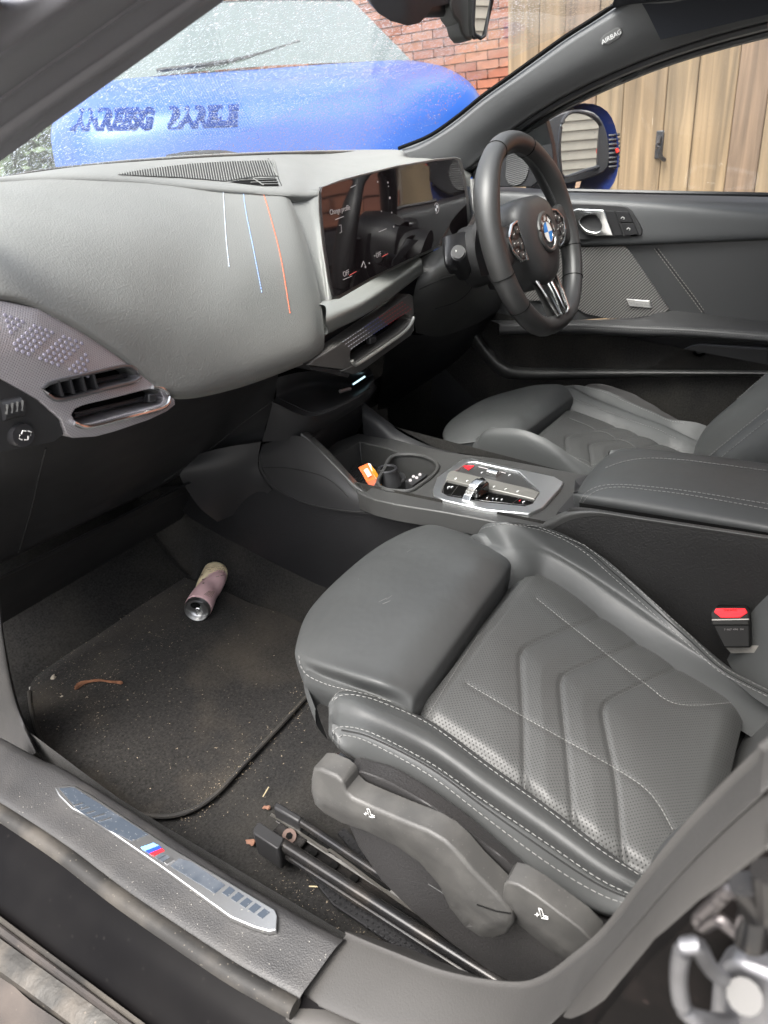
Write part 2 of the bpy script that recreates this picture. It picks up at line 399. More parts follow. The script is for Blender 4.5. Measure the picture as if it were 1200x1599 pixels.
def woodmat(i):
    m = mat('garage_board_%d' % i, (.42, .29, .16), .7); nt = m.node_tree; b = nt.nodes['Principled BSDF']
    tc = nt.nodes.new('ShaderNodeTexCoord'); mp = nt.nodes.new('ShaderNodeMapping'); mp.inputs['Scale'].default_value = (18, 18, .9); mp.inputs['Location'].default_value = (i*3.7, i, i*1.3)
    n = nt.nodes.new('ShaderNodeTexNoise'); n.inputs['Scale'].default_value = 1.6; n.inputs['Detail'].default_value = 8; n.inputs['Distortion'].default_value = .6
    r = nt.nodes.new('ShaderNodeValToRGB'); c = r.color_ramp
    base = [(.225, .158, .088), (.215, .148, .082), (.24, .172, .10), (.19, .125, .078), (.23, .158, .086)][i % 5]
    c.elements[0].position = .3; c.elements[0].color = (*[q*.52 for q in base], 1); c.elements[1].position = .7; c.elements[1].color = (*[min(1, q*1.25) for q in base], 1)
    nt.links.new(tc.outputs['Object'], mp.inputs[0]); nt.links.new(mp.outputs[0], n.inputs['Vector']); nt.links.new(n.outputs[0], r.inputs[0])
    n2 = nt.nodes.new('ShaderNodeTexNoise'); n2.inputs['Scale'].default_value = 1.1; nt.links.new(tc.outputs['Object'], n2.inputs['Vector'])
    mr = nt.nodes.new('ShaderNodeMapRange'); mr.inputs[1].default_value = .35; mr.inputs[2].default_value = .65; mr.inputs[3].default_value = .65; mr.inputs[4].default_value = 1.12; nt.links.new(n2.outputs[0], mr.inputs[0])
    vs = nt.nodes.new('ShaderNodeVectorMath'); vs.operation = 'SCALE'; nt.links.new(r.outputs[0], vs.inputs[0]); nt.links.new(mr.outputs[0], vs.inputs['Scale'])
    nt.links.new(vs.outputs[0], b.inputs['Base Color'])
    bp = nt.nodes.new('ShaderNodeBump'); bp.inputs['Distance'].default_value = .002; bp.inputs['Strength'].default_value = .5; nt.links.new(n.outputs[0], bp.inputs['Height']); nt.links.new(bp.outputs[0], b.inputs['Normal'])
    return m
bluepaint = mat('metallic_blue_paint', (.008, .065, .30), .4, metal=.2, coat=.15, var=(3, .95, 1.05))
darktrim = mat('dark_exterior_trim', (.02, .02, .022), .4)
mirror_m = mat('mirror_silver', (.85, .86, .86), .015, metal=1)
def dropglass(name, scale, density, veil, tint=(.93, .96, .96), streak=0):
    m = bpy.data.materials.new(name); m.use_nodes = True; nt = m.node_tree; N = nt.nodes; Lk = nt.links; N.clear()
    out = N.new('ShaderNodeOutputMaterial'); tc = N.new('ShaderNodeTexCoord')
    nz = N.new('ShaderNodeTexNoise'); nz.inputs['Scale'].default_value = scale*.35; nz.inputs['Detail'].default_value = 3; Lk.new(tc.outputs['Object'], nz.inputs['Vector'])
    mixv = N.new('ShaderNodeMix'); mixv.data_type = 'VECTOR'; mixv.inputs[0].default_value = .02; Lk.new(tc.outputs['Object'], mixv.inputs[4]); Lk.new(nz.outputs['Color'], mixv.inputs[5])
    v = N.new('ShaderNodeTexVoronoi'); v.inputs['Scale'].default_value = scale; v.feature = 'F1'; Lk.new(mixv.outputs[1], v.inputs['Vector'])
    sp = N.new('ShaderNodeSeparateColor'); Lk.new(v.outputs['Color'], sp.inputs[0])
    rad = N.new('ShaderNodeMapRange'); rad.inputs[3].default_value = .12; rad.inputs[4].default_value = .12+density; Lk.new(sp.outputs[0], rad.inputs[0])
    df = N.new('ShaderNodeMath'); df.operation = 'SUBTRACT'; Lk.new(rad.outputs[0], df.inputs[0]); Lk.new(v.outputs['Distance'], df.inputs[1])
    mk = N.new('ShaderNodeMapRange'); mk.inputs[1].default_value = 0; mk.inputs[2].default_value = .06; Lk.new(df.outputs[0], mk.inputs[0])
    hh = N.new('ShaderNodeMapRange'); hh.inputs[1].default_value = 0; hh.inputs[2].default_value = .3; Lk.new(df.outputs[0], hh.inputs[0])
    bp = N.new('ShaderNodeBump'); bp.inputs['Strength'].default_value = 1; bp.inputs['Distance'].default_value = .0022; Lk.new(hh.outputs[0], bp.inputs['Height'])
    rf = N.new('ShaderNodeBsdfRefraction'); rf.inputs['IOR'].default_value = 1.08; rf.inputs['Roughness'].default_value = .03; rf.inputs['Color'].default_value = (*tint, 1); Lk.new(bp.outputs[0], rf.inputs['Normal'])
    gl = N.new('ShaderNodeBsdfGlossy'); gl.inputs['Roughness'].default_value = .05; Lk.new(bp.outputs[0], gl.inputs['Normal'])
    dm = N.new('ShaderNodeMixShader'); dm.inputs[0].default_value = .03; Lk.new(rf.outputs[0], dm.inputs[1]); Lk.new(gl.outputs[0], dm.inputs[2])
    tr = N.new('ShaderNodeBsdfTransparent'); tr.inputs['Color'].default_value = (*tint, 1)
    g2 = N.new('ShaderNodeBsdfGlossy'); g2.inputs['Roughness'].default_value = .02
    fr = N.new('ShaderNodeFresnel'); fr.inputs['IOR'].default_value = 1.3
    cm = N.new('ShaderNodeMixShader'); Lk.new(fr.outputs[0], cm.inputs[0]); Lk.new(tr.outputs[0], cm.inputs[1]); Lk.new(g2.outputs[0], cm.inputs[2])
    a = N.new('ShaderNodeMixShader'); Lk.new(mk.outputs[0], a.inputs[0]); Lk.new(cm.outputs[0], a.inputs[1]); Lk.new(dm.outputs[0], a.inputs[2])
    df2 = N.new('ShaderNodeBsdfTranslucent'); df2.inputs['Color'].default_value = (.75, .78, .8, 1)
    b = N.new('ShaderNodeMixShader'); b.inputs[0].default_value = veil; Lk.new(a.outputs[0], b.inputs[1]); Lk.new(df2.outputs[0], b.inputs[2])
    Lk.new(b.outputs[0], out.inputs[0]); return m
wet = dropglass('wet_windscreen_glass', 260, .40, .018)
wetside = dropglass('damp_side_glass', 240, .10, .02)
# ================================================================ OUTSIDE THE CAR
bounce_ground = mat('pale_bounce_ground', (.24, .23, .21), .55, bump=('noise', 60, .6, .01), var=(3, .8, 1.2))  # ground is out of view; its pale tone is chosen to bounce light upward
ground = obj('ground', [(-150, -150, 0), (150, -150, 0), (150, 150, 0), (-150, 150, 0)], [(0, 1, 2, 3)], bounce_ground, None, False); tag(ground, kind='structure')
wood_ms = [woodmat(i) for i in range(5)]
gate = empty('garage_door', (2.6, .87, 0), 'tall wooden garage door of upright weathered tan boards beyond the driver window', 'garage door')
y = .1; k = 0
while y < 1.62:
    w = random.choice((.12, .15, .18)); w = min(w, 1.64-y)
    if w > .02:
        dx = random.uniform(-.004, .004)
        V, F = box_vf((2.6+.02+dx, y+w/2, 1.25), .035, w-.002, 2.5)
        bevel(obj('board', V, F, wood_ms[k % 5], gate, False), .003, 1)
    y += w; k += 1
V, F = box_vf((2.665, .87, 1.25), .03, 1.53, 2.5); obj('backing_board', V, F, wood_ms[3], gate, False)
hp = X(1030, 226, 2.595)
V, F = box_vf(hp, .012, .032, .11); h = bevel(obj('latch', V, F, darktrim, gate), .004)
tube('latch_handle', [hp+V3(-.01, 0, .03), hp+V3(-.045, -.005, .0), hp+V3(-.035, -.02, -.045), hp+V3(-.012, -.03, -.06)], .009, darktrim, h, 8, 10)
# brick walls: every near brick its own part
def brickmat(i, c): return mat('red_brick_%d' % i, c, .85, bump=('noise', 70, .5, .004), var=(9, .75, 1.25))
brick_ms = [brickmat(0, (.20, .072, .042)), brickmat(1, (.23, .085, .048)), brickmat(2, (.17, .062, .04)), brickmat(3, (.24, .105, .065))]
mortar = mat('mortar', (.26, .22, .18), .95, bump=('noise', 90, .5, .003))
def brickwall(name, x, y0, y1, h, lab, cols, rows, z0, ystart, s=1.0, cap=300):
    root = empty(name, (x, (y0+y1)/2, 0), lab, 'brick wall')
    V, F = box_vf((x+.13, (y0+y1)/2, h/2), .20, y1-y0, h); obj('mortar_bed', V, F, mortar, root, False)
    V, F = box_vf((0, 0, 0), .1*s, .215*s, .065*s); me = [None]*4; rest = []; n = 0; cells = []
    nr = int(h/(.075*s)); nc = int((y1-y0)/(.225*s))
    for r in range(nr):
        for c in range(nc):
            yy = y0+.1125*s+c*.225*s+(.1125*s if r % 2 else 0)
            if yy > y1-.1*s: continue
            zz = .0375*s+r*.075*s
            cells.append((abs(yy-ystart)+abs(zz-z0), yy, zz))
    cells.sort()
    for i, (_, yy, zz) in enumerate(cells):
        if i < cap:
            q = random.randrange(4)
            if me[q] is None:
                o = obj('brick', [v+Vector((x, yy, zz)) for v in V], F, brick_ms[q], root, False)
                cc = o.data; 
                for vv in cc.vertices: vv.co -= Vector((x, yy, zz))-rootloc(root)
                me[q] = cc
            else:
                o = bpy.data.objects.new('brick', me[q]); COL.objects.link(o); o.parent = root
            o.location = Vector((x+random.uniform(-.004, .004), yy, zz))-rootloc(root)
        else: rest.append(([v+Vector((x, yy, zz)) for v in V], F))
    if rest:
        v, f = join(rest); o = obj('far_bricks', v, f, brick_ms[1], root, False); tag(o, kind='stuff')
brickwall('brick_wall', 6.2, 2.3, 8.5, 3.6, 'red brick wall of a house seen through the wet windscreen, left of the tan boards', 0, 0, 2.0, 3.6, 1.0)
brickwall('brick_wall', 2.6, -4.2, .09, 3.0, 'red brick wall beside the garage door, mirrored in the curved dashboard screen', 0, 0, 1.3, -.4, 1.0)
# pale roller shutter behind the car (what the mirrors show)
shm = mat('pale_shutter_slat', (.30, .28, .235), .6, var=(5, .85, 1.1))
sh = empty('roller_shutter', (1.0, -5.5, 0), 'pale cream roller shutter behind the car, seen in its mirrors', 'shutter')
for i in range(30):
    V, F = box_vf((1.0, -5.5, .04+i*.085), 6.0, .03, .078, Matrix.Rotation(.18, 3, 'X')); obj('slat', V, F, shm, sh, False)
V, F = box_vf((1.0, -5.56, 1.28), 6.0, .03, 2.5); obj('backing_panel', V, F, darktrim, sh, False)
# the blue vehicle parked nose-on beyond the windscreen
fc = V3(1.88, 2.35, 0); fd = V3(.69, .724, 0).normalized(); fs = V3(.724, -.69, 0)*1.10   # back direction, its sideways direction
bv = empty('blue_van', fc+fd*1.5, 'bright blue vehicle parked nose-on beyond the wet windscreen, dark capitals across its bonnet edge', 'van')
def B(s, d, z): return fc+fs*s+fd*d+V3(0, 0, z)
prof = [(-.02, .45), (-.06, .70), (-.05, .95), (-.02, 1.12), (.02, 1.24), (.12, 1.33), (.45, 1.42), (.85, 1.48), (1.12, 1.51)]
rows = []
for s in (-.98, -.93, -.80, -.45, 0, .45, .80, .93, .98):
    e = max(0, abs(s)-.75); rows.append([B(s, d+e*1.6*(1 if z > .4 else 1), z-e*e*1.2) for d, z in prof])
bon = surf('bonnet', rows, 40, 40, bluepaint, bv)
for sg in (-1, 1):
    prism('side_body', [B(sg*.98, .36, .40), B(sg*.98, .36, 1.16), B(sg*.98, 1.15, 1.30), B(sg*.98, 4.5, 1.32), B(sg*.98, 4.6, .5), B(sg*.98, 4.4, .38)], fs*(-sg*.06), bluepaint, bv, .02)
    for dd in (.85, 3.7):
        wv = []; wf = []
        c0 = B(sg*.9, dd, .36)
        tube('wheel', [c0-fs*.11*sg, c0+fs*.11*sg], .35, darktrim, bv, 28)
prism('cabin', [B(-.80, 1.12, 1.38), B(.80, 1.12, 1.38), B(.90, 4.4, 1.38), B(-.90, 4.4, 1.38)], V3(0, 0, .02), bluepaint, bv, .01)
wsm = mat('reflecting_windscreen', (.07, .095, .082), .14, metal=.1, coat=1, spec=.9)
surf('windscreen', [[B(-.80, 1.10, 1.50), B(0, 1.04, 1.515), B(.80, 1.10, 1.50)], [B(-.66, 1.85, 1.90), B(0, 1.78, 1.92), B(.66, 1.85, 1.90)]], 8, 16, wsm, bv)
surf('roof', [[B(-.66, 1.85, 1.905), B(0, 1.78, 1.925), B(.66, 1.85, 1.905)], [B(-.66, 4.3, 1.88), B(0, 4.3, 1.92), B(.66, 4.3, 1.84)]], 6, 12, bluepaint, bv)
for sg in (-1, 1):
    surf('side_window', [[B(sg*.80, 1.13, 1.40), B(sg*.86, 4.3, 1.40)], [B(sg*.66, 1.86, 1.90), B(sg*.66, 4.3, 1.88)]], 5, 10, gloss, bv)
tube('wiper', [B(-.5, 1.05, 1.53), B(-.1, 1.12, 1.56), B(.25, 1.3, 1.64)], .012, darktrim, bv, 6, 8)
prism('grille', [B(-.6, -.075, .62), B(.6, -.075, .62), B(.66, -.06, .98), B(-.66, -.06, .98)], fd*.03, darktrim, bv, .01)
letm = mat('dark_blue_lettering', (.004, .024, .13), .9, spec=.05)
pa = on(115, 200, [bon], .01); pb = on(240, 197, [bon], .01); pc = on(258, 196, [bon], .01); pd_ = on(370, 190, [bon], .01)
def bonnet_word(s, u0, u1, v0, v1):
    a = on(u0, v0, [bon], .012); b = on(u1, v1, [bon], .012)
    if a is None or b is None: print('no bonnet hit'); return
    xa = (b-a); L = xa.length; up = fd*.45+V3(0, 0, .9)
    o = text('lettering', s, .115, (a+b)/2, xa, up, letm, bv, .004, bold=.006, shear=.25)
    w = max((v.co.dot(xa.normalized()) for v in o.data.vertices))-min((v.co.dot(xa.normalized()) for v in o.data.vertices))
    k = L/w; c = (a+b)/2-rootloc(bv); xn = xa.normalized()
    for v in o.data.vertices:
        d = (v.co-c).dot(xn); v.co += xn*d*(k-1)
        h = on(*pix(v.co+rootloc(bv)), [bon], .004)
        if h: v.co = h-rootloc(bv)
bonnet_word('ANREESG', 115, 242, 192, 190); bonnet_word('BARELE', 258, 372, 189, 185)
# a tree and a hedge beyond
leafm = mat('leaf', (.055, .085, .035), .6, var=(2, .7, 1.4)); bark = mat('bark', (.09, .075, .06), .9, bump=('noise', 20, .8, .02))
def tree(name, label, cat, cx, cy, h, r, n, trunk=True):
    root = empty(name, (cx, cy, 0), label, cat)
    parts = []
    if trunk:
        parts.append(tube_vf([V3(cx, cy, 0), V3(cx+.05, cy, h*.3), V3(cx-.05, cy+.05, h*.6), V3(cx, cy, h*.85)], [.16, .13, .09, .03], 8))
        for i in range(14):
            a = random.uniform(0, 6.28); z = h*random.uniform(.3, .7); e = V3(cx+math.cos(a)*r*.8, cy+math.sin(a)*r*.8, z+r*.6)
            parts.append(tube_vf([V3(cx, cy, z), (V3(cx, cy, z)+e)/2+V3(0, 0, .1), e], [.05, .03, .01], 5))
        v, f = join(parts); obj('trunk', v, f, bark, root)
    V = []; F = []
    cl = [Vector((random.gauss(0, .45)*r, random.gauss(0, .45)*r, random.gauss(0, .4)*r)) for _ in range(26)]
    for i in range(n):
        c = random.choice(cl)+Vector([random.gauss(0, .16)*r for _ in range(3)])+V3(cx, cy, h*.68 if trunk else h*.5)
        if c.z < .05: c.z = .05+random.random()*.3
        a = Vector([random.gauss(0, 1) for _ in range(3)]).normalized(); b = a.orthogonal().normalized(); s = random.uniform(.03, .06)
        o = len(V); V += [c+a*s, c+b*s*.5, c-a*s, c-b*s*.5]; F.append((o, o+1, o+2, o+3))
    obj('crown' if trunk else 'foliage', V, F, leafm, root, False)
tree('broadleaf_tree', 'leafy tree standing beyond the blue vehicle, blurred by rain on the windscreen', 'tree', 5.0, 7.2, 4.2, 1.2, 5000)
tree('hedge_shrub', 'low shrub at the left edge of the windscreen, near the blue vehicle', 'shrub', 2.6, 5.6, 2.2, .8, 3500, False)

# ================================================================ CAR BODY
car = empty('car_body', (0, .4, 0), 'body shell of the open car: sill, carpet, pillars, roof and rain-spotted windscreen around the cabin', 'car')
# floor carpet with toe board and tunnel
cp = []
for x, zz in ((-.642, .36), (-.635, .30), (-.62, .28), (-.45, .278), (-.25, .28), (-.16, .285), (-.135, .31), (-.112, .45), (-.102, .62)):
    e_ = max(0, zz-.28)
    cp.append([V3(x, -.6, zz)]+[V3(x, q, max(zz, fz(q)+min(e_, .04)) if e_ > .1 else zz+fz(q)-.281) for q in (.4, .7, .78, .86, .94, 1.02, 1.10)]+[V3(x, 1.16, max(zz, .35)), V3(x, 1.32, max(zz, .52)), V3(x, 1.42, .66)])
fl = surf('floor_carpet', cp, 60, 110, carpet, car)
obj('driver_footwell_carpet', [V3(.12, -.6, .28), V3(.70, -.6, .28), V3(.70, 1.15, .28), V3(.12, 1.15, .28), V3(.70, 1.45, .62), V3(.12, 1.45, .62), V3(.12, -.6, .5), V3(.12, 1.45, .7), V3(.70, -.6, .55), V3(.70, 1.45, .8)],
    [(0, 1, 2, 3), (3, 2, 4, 5), (0, 3, 5, 7, 6), (1, 8, 9, 4, 2)], carpet, car, False)
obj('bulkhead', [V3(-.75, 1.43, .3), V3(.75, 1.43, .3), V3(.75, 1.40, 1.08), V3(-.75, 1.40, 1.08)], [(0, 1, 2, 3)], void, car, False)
obj('rear_floor', [V3(-.72, -.6, .28), V3(.72, -.6, .28), V3(.72, -2.2, .5), V3(-.72, -2.2, .5)], [(0, 1, 2, 3)], carpet, car, False)
rearseat = mat('rear_seat_cloth', (.04, .04, .04), .7)
surf('rear_bench', [[V3(-.66, -.75, .45), V3(.66, -.75, .45)], [V3(-.66, -.78, .58), V3(.66, -.78, .58)], [V3(-.66, -1.25, .55), V3(.66, -1.25, .55)], [V3(-.66, -1.45, 1.1), V3(.66, -1.45, 1.1)]], 20, 8, rearseat, car)
# kick panel at the near A pillar
surf('kick_panel', [[X(-60, 800, -.66), X(-60, 1000, -.655), X(-40, 1180, -.65), X(-10, 1262, -.70)],
                    [X(-8, 900, -.655), X(0, 1010, -.648), X(18, 1110, -.645), X(50, 1180, -.66)],
                    [X(-2, 900, -.645), X(8, 1000, -.64), X(30, 1100, -.63), X(66, 1186, -.64)]], 16, 24, sillpl, car)
# sill: inner wall, top trim, step seal, painted sill, outer strip
def zl(uv, z, n=24): return [Z(u, v, z) for u, v in cr(uv, n)]
in_e = [(0, 1150), (65, 1185), (100, 1200), (220, 1275), (350, 1360), (470, 1430), (537, 1465)]
out_e = [(-40, 1235), (0, 1257), (100, 1322), (200, 1397), (350, 1497), (410, 1532), (465, 1562)]
ni = 40
A = [Z(u, v, .425) for u, v in cr(in_e, ni)]; B_ = [Z(u, v, .415) for u, v in cr(out_e, ni)]
rows = [[a+V3(.012, 0, -.13) for a in A], [a+V3(.008, 0, -.03) for a in A], [a+V3(.002, 0, -.006) for a in A], [a+V3(-.006, 0, 0) for a in A],
        [a.lerp(b, .25)+V3(0, 0, .002) for a, b in zip(A, B_)], [a.lerp(b, .6)+V3(0, 0, .001) for a, b in zip(A, B_)], [a.lerp(b, .93) for a, b in zip(A, B_)], [b+V3(0, 0, -.008) for b in B_]]
sill = surf('sill_trim', rows, 36, 80, sillpl, car)
sealpts = [b+V3(-.005, 0, -.006) for b in B_]
tube('door_seal', [sealpts[0]+V3(0, .25, 0)]+sealpts[::3]+[sealpts[-1]], .0105, seal, car, 10, 60, sy=.8)
C1 = [(-40, 1262), (0, 1284), (100, 1350), (200, 1424), (350, 1525), (460, 1596), (520, 1640)]
C2 = [(-40, 1395), (0, 1424), (100, 1500), (235, 1599), (330, 1670), (420, 1740), (500, 1800)]
A2 = [Z(u, v, .395) for u, v in cr(C1, ni)]; B2 = [Z(u, v, .345) for u, v in cr(C2, ni)]
pan = surf('painted_sill', [[a+V3(.02, 0, .012) for a in A2], [a+V3(.004, 0, -.002) for a in A2], [a.lerp(b, .35)+V3(0, 0, .004) for a, b in zip(A2, B2)], [a.lerp(b, .7)+V3(0, 0, .004) for a, b in zip(A2, B2)], [b for b in B2], [b+V3(-.004, 0, -.03) for b in B2]], 30, 60, blackpaint, car)
def strip(name, v0, v1, z0, z1, m, r=0):
    a = [Z(u, v, z0) for u, v in cr([(-40, v0-30), (0, v0), (235-(v0-1424)*1.3, 1599+0), (420, 1599+(185+(v0-1424)*1.3)*.745)], 20)]
    b = [Z(u, v, z1) for u, v in cr([(-40, v1-30), (0, v1), (235-(v1-1424)*1.3, 1599+0), (420, 1599+(185+(v1-1424)*1.3)*.745)], 20)]
    return surf(name, [[p+V3(0, 0, -.02) for p in a], a, [p.lerp(q, .5)+V3(0, 0, .002) for p, q in zip(a, b)], b, [p+V3(0, 0, -.02) for p in b]], 12, 30, m, car, g=lin, sharp=30)
strip('sill_seal_lip', 1428, 1439, .349, .349, seal); strip('sill_seal_lip', 1442, 1458, .347, .345, dirt_br)
strip('sill_step_strip', 1462, 1520, .340, .332, dirt_al); strip('outer_rocker', 1524, 1640, .325, .29, dirt_br)
obj('rocker_skirt', [V3(-.93, -1.2, .30), V3(-.93, 1.4, .30), V3(-.95, 1.4, .15), V3(-.95, -1.2, .15), V3(-.8, -1.2, .30), V3(-.8, 1.4, .30)], [(0, 1, 2, 3), (0, 4, 5, 1)], dirt_br, car, False)
# rear sill trim + B pillar sweeping up
in2 = [(537, 1465), (600, 1492), (700, 1530), (800, 1547), (850, 1537), (900, 1502), (946, 1462), (996, 1398), (1060, 1319), (1130, 1245), (1230, 1150)]
gr2 = [(465, 1562), (560, 1604), (680, 1650), (790, 1650), (867, 1596), (910, 1545), (952, 1494), (1005, 1432), (1054, 1375), (1130, 1298), (1230, 1207)]
ou2 = [(455, 1590), (540, 1660), (660, 1720), (820, 1730), (929, 1599), (970, 1548), (1010, 1500), (1048, 1462), (1083, 1430), (1150, 1375), (1230, 1312)]
def pil(uv, x0, x1, n=50):
    P2 = cr(uv, n); out = []
    for i, (u, v) in enumerate(P2):
        t = i/(n-1); x = x0+(x1-x0)*t; out.append(X(u, v, x))
    return out
a = pil(in2, -.672, -.735); b = pil(gr2, -.738, -.755); c = pil(ou2, -.750, -.785)
for L_, dx_ in ((a, 0), (b, -.012), (c, -.03)): L_ += [V3(-.705+dx_, -.09, 1.06), V3(-.665+dx_, -.13, 1.20), V3(-.615+dx_, -.18, 1.34)]
def off(L, dx, dz=0, dy=0): return [p+V3(dx, dy, dz) for p in L]
bp_ = surf('b_pillar_trim', [off(a, .05, -.05, -.05), off(a, .012, -.006), off(a, .002), [p.lerp(q, .25)+V3(-.006, 0, .002) for p, q in zip(a, b)], [p.lerp(q, .7)+V3(-.007, 0, .002) for p, q in zip(a, b)], [p.lerp(q, .93)+V3(-.002, 0, 0) for p, q in zip(a, b)], off(b, .01, -.004)], 30, 110, mat('pillar_lower_trim', (.050, .048, .046), .5, bump=('noise', 500, .5, .0007), var=(8, .93, 1.08)), car)
sealw = mat('b_pillar_seal', (.052, .049, .046), .55, var=(9, .9, 1.1), bump=('noise', 260, .15, .001))
surf('b_pillar_seal', [off(b, .01, -.004), off(b, -.004, .0), [p.lerp(q, .3)+V3(-.012, 0, .004) for p, q in zip(b, c)], [p.lerp(q, .7)+V3(-.010, 0, .004) for p, q in zip(b, c)], [p.lerp(q, .96) for p, q in zip(b, c)], off(c, .012, -.012)], 24, 100, sealw, car)
# outer B pillar face, dark and dirty, with latch hardware
face = [X(u, v, -.79) for u, v in ((760, 1760), (929, 1605), (1010, 1505), (1083, 1435), (1150, 1380), (1260, 1290))]+[V3(-.79, -.12, 1.02), V3(-.79, -.50, 1.02), V3(-.79, -.55, .34), V3(-.79, .10, .34)]
outer_b = mat('b_pillar_body', (.004, .0035, .0034), .6, spec=.06, bump=('noise', 30, .2, .003), dust=((.03, .022, .02), .3, 20, 90))
prism('b_pillar_body', face, V3(.06, 0, 0), outer_b, car)
st = tube('door_striker', [X(u, v, x) for u, v, x in ((1150, 1596, -.80), (1095, 1592, -.835), (1068, 1575, -.84), (1060, 1530, -.84), (1064, 1492, -.84), (1074, 1475, -.84), (1090, 1478, -.838), (1102, 1500, -.83), (1118, 1520, -.82), (1145, 1538, -.80))], .0031, zinc, car, 12, 60)
prism('striker_plate', [X(u, v, -.805) for u, v in ((1112, 1540), (1128, 1512), (1150, 1503), (1178, 1515), (1240, 1540), (1240, 1680), (1100, 1680))], V3(.012, 0, 0), zinc, st, .003)
tube('striker_bolt', [X(1163, 1556, -.815), X(1163, 1556, -.80)], .0065, mat('dark_matte_bolt', (.08, .078, .075), .6), st, 12)  # bolt head set dark and rough to keep sun glare from blowing out
cl = tube('door_check_clip', [X(u, v, -.81) for u, v in ((1160, 1398), (1140, 1390), (1118, 1410), (1092, 1436), (1098, 1446), (1120, 1436), (1145, 1452), (1168, 1470), (1185, 1462), (1210, 1420))], .0028, mat('dark_steel', (.12, .11, .11), .3, metal=.8), car, 8, 60)
tube('hinge_barrel', [X(1165, 1380, -.81), X(1180, 1425, -.81), X(1172, 1470, -.81)], .006, railm, cl, 12)
tube('hinge_barrel', [X(1200, 1360, -.81), X(1205, 1430, -.81)], .006, railm, cl, 12)
# near A pillar: stepped section swept along the pillar
def band(u0, u1, rr):  # image lines (0,v)-(u,0)
    return None
pdir = (X(330, 0, -.60)-X(0, 230, -.63)).normalized()
def apl(v0, u0, x0, x1, ext=1.3):
    p = X(0, v0, x0); q = X(u0, 0, x1); d = q-p; return [p-d*ext*.6, p, q, q+d*ext]
seq = [(252, 352, -.590), (232, 330, -.600), (222, 318, -.612), (200, 292, -.618), (196, 286, -.622), (165, 238, -.640), (158, 226, -.650), (150, 215, -.652), (128, 180, -.672), (105, 148, -.690), (88, 125, -.698), (80, 112, -.705), (40, 60, -.715), (-10, -15, -.735), (-90, -120, -.78)]
ap = surf('near_a_pillar', [apl(v, u, x, x+.012) for v, u, x in seq], 140, 12, mat('a_pillar_seal', (.10, .10, .112), .5, bump=('noise', 300, .1, .001), var=(6, .93, 1.08)), car, g=cr)
# far A pillar + roof rail
i1 = [(628, 236), (655, 228), (705, 198), (755, 158), (820, 112), (890, 62), (960, 18), (990, -4), (1050, -45)]
i2 = [(700, 275), (735, 262), (768, 230), (800, 203), (850, 168), (910, 135), (1000, 95), (1100, 60), (1240, 22)]
fa = [X(u, v, .62-.04*i/29) for i, (u, v) in enumerate(cr(i1, 30))]; fb = [X(u, v, .67-.05*i/29) for i, (u, v) in enumerate(cr(i2, 30))]
fap = surf('far_a_pillar', [off(fa, .04, .01, .03), off(fa, .004), [p.lerp(q, .12)+V3(-.006, 0, -.002) for p, q in zip(fa, fb)], [p.lerp(q, .5)+V3(-.014, 0, -.004) for p, q in zip(fa, fb)], [p.lerp(q, .88)+V3(-.008, 0, -.002) for p, q in zip(fa, fb)], off(fb, 0), off(fb, .06, .0)], 30, 60, pillar, car)
fseal = tube('window_frame_seal', [p+V3(.012, 0, -.004) for p in fb[::3]], .009, darktrim, car, 8, 50)
tube('window_frame_seal', [p+V3(.030, 0, -.016) for p in fb[::3]], .008, darktrim, car, 8, 50)
# roof lining dark panel
surf('roof_lining', [[V3(.60, .52, 1.318), V3(0, .30, 1.375), V3(-.60, .50, 1.318)], [V3(.62, .30, 1.31), V3(0, .20, 1.39), V3(-.62, .30, 1.31)], [V3(.62, -.3, 1.35), V3(0, -.3, 1.42), V3(-.62, -.3, 1.35)], [V3(.60, -1.6, 1.33), V3(0, -1.6, 1.38), V3(-.60, -1.6, 1.33)]], 26, 24, fabricroof, car)
rr = [(985, -6), (1003, 8), (1030, 70), (1070, 62), (1130, 44), (1230, 14)]
surf('roof_side_rail', [[X(u, v, .585) for u, v in ((975, -25), (1003, 6), (1032, 62))], [X(u, v, .585) for u, v in ((1040, -40), (1080, 0), (1100, 46))], [X(u, v, .58) for u, v in ((1240, -70), (1250, -20), (1260, 8))]], 16, 16, fabricroof, car)
surf('roof_skin', [[V3(.62, .52, 1.34), V3(0, .32, 1.40), V3(-.62, .52, 1.34)], [V3(.64, -.3, 1.40), V3(0, -.3, 1.45), V3(-.64, -.3, 1.40)], [V3(.62, -1.9, 1.36), V3(0, -1.9, 1.42), V3(-.62, -1.9, 1.36)]], 14, 14, bluepaint, car)
obj('rear_pillar_wall', [V3(.66, -.45, .95), V3(.66, -.62, 1.36), V3(.66, -.75, 1.36), V3(.68, -.62, .95)], [(0, 1, 2, 3)], black_pl, car, False)
obj('rear_cabin_wall', [V3(-.7, -1.7, .3), V3(.7, -1.7, .3), V3(.6, -1.75, .95), V3(-.6, -1.75, .95)], [(0, 1, 2, 3)], black_pl, car, False)
for sg in (-1, 1):
    obj('rear_side_panel', [V3(sg*.7, -.5, .28), V3(sg*.7, -1.7, .28), V3(sg*.68, -1.7, .95), V3(sg*.68, -.5, .95)], [(0, 1, 2, 3)], black_pl, car, False)
bd = panel('airbag_badge', [(938, 62), (944, 54), (962, 43), (970, 43), (973, 49), (968, 58), (950, 69), (940, 69)], lambda u, v: on(u, v, [fap], .002) or X(u, v, .6), mat('badge_plastic', (.11, .11, .11), .4), car, back=V3(.01, 0, 0), g=6, bev=.001)
pc = on(956, 57, [fap], .0035); pr = on(968, 50, [fap], .0035)
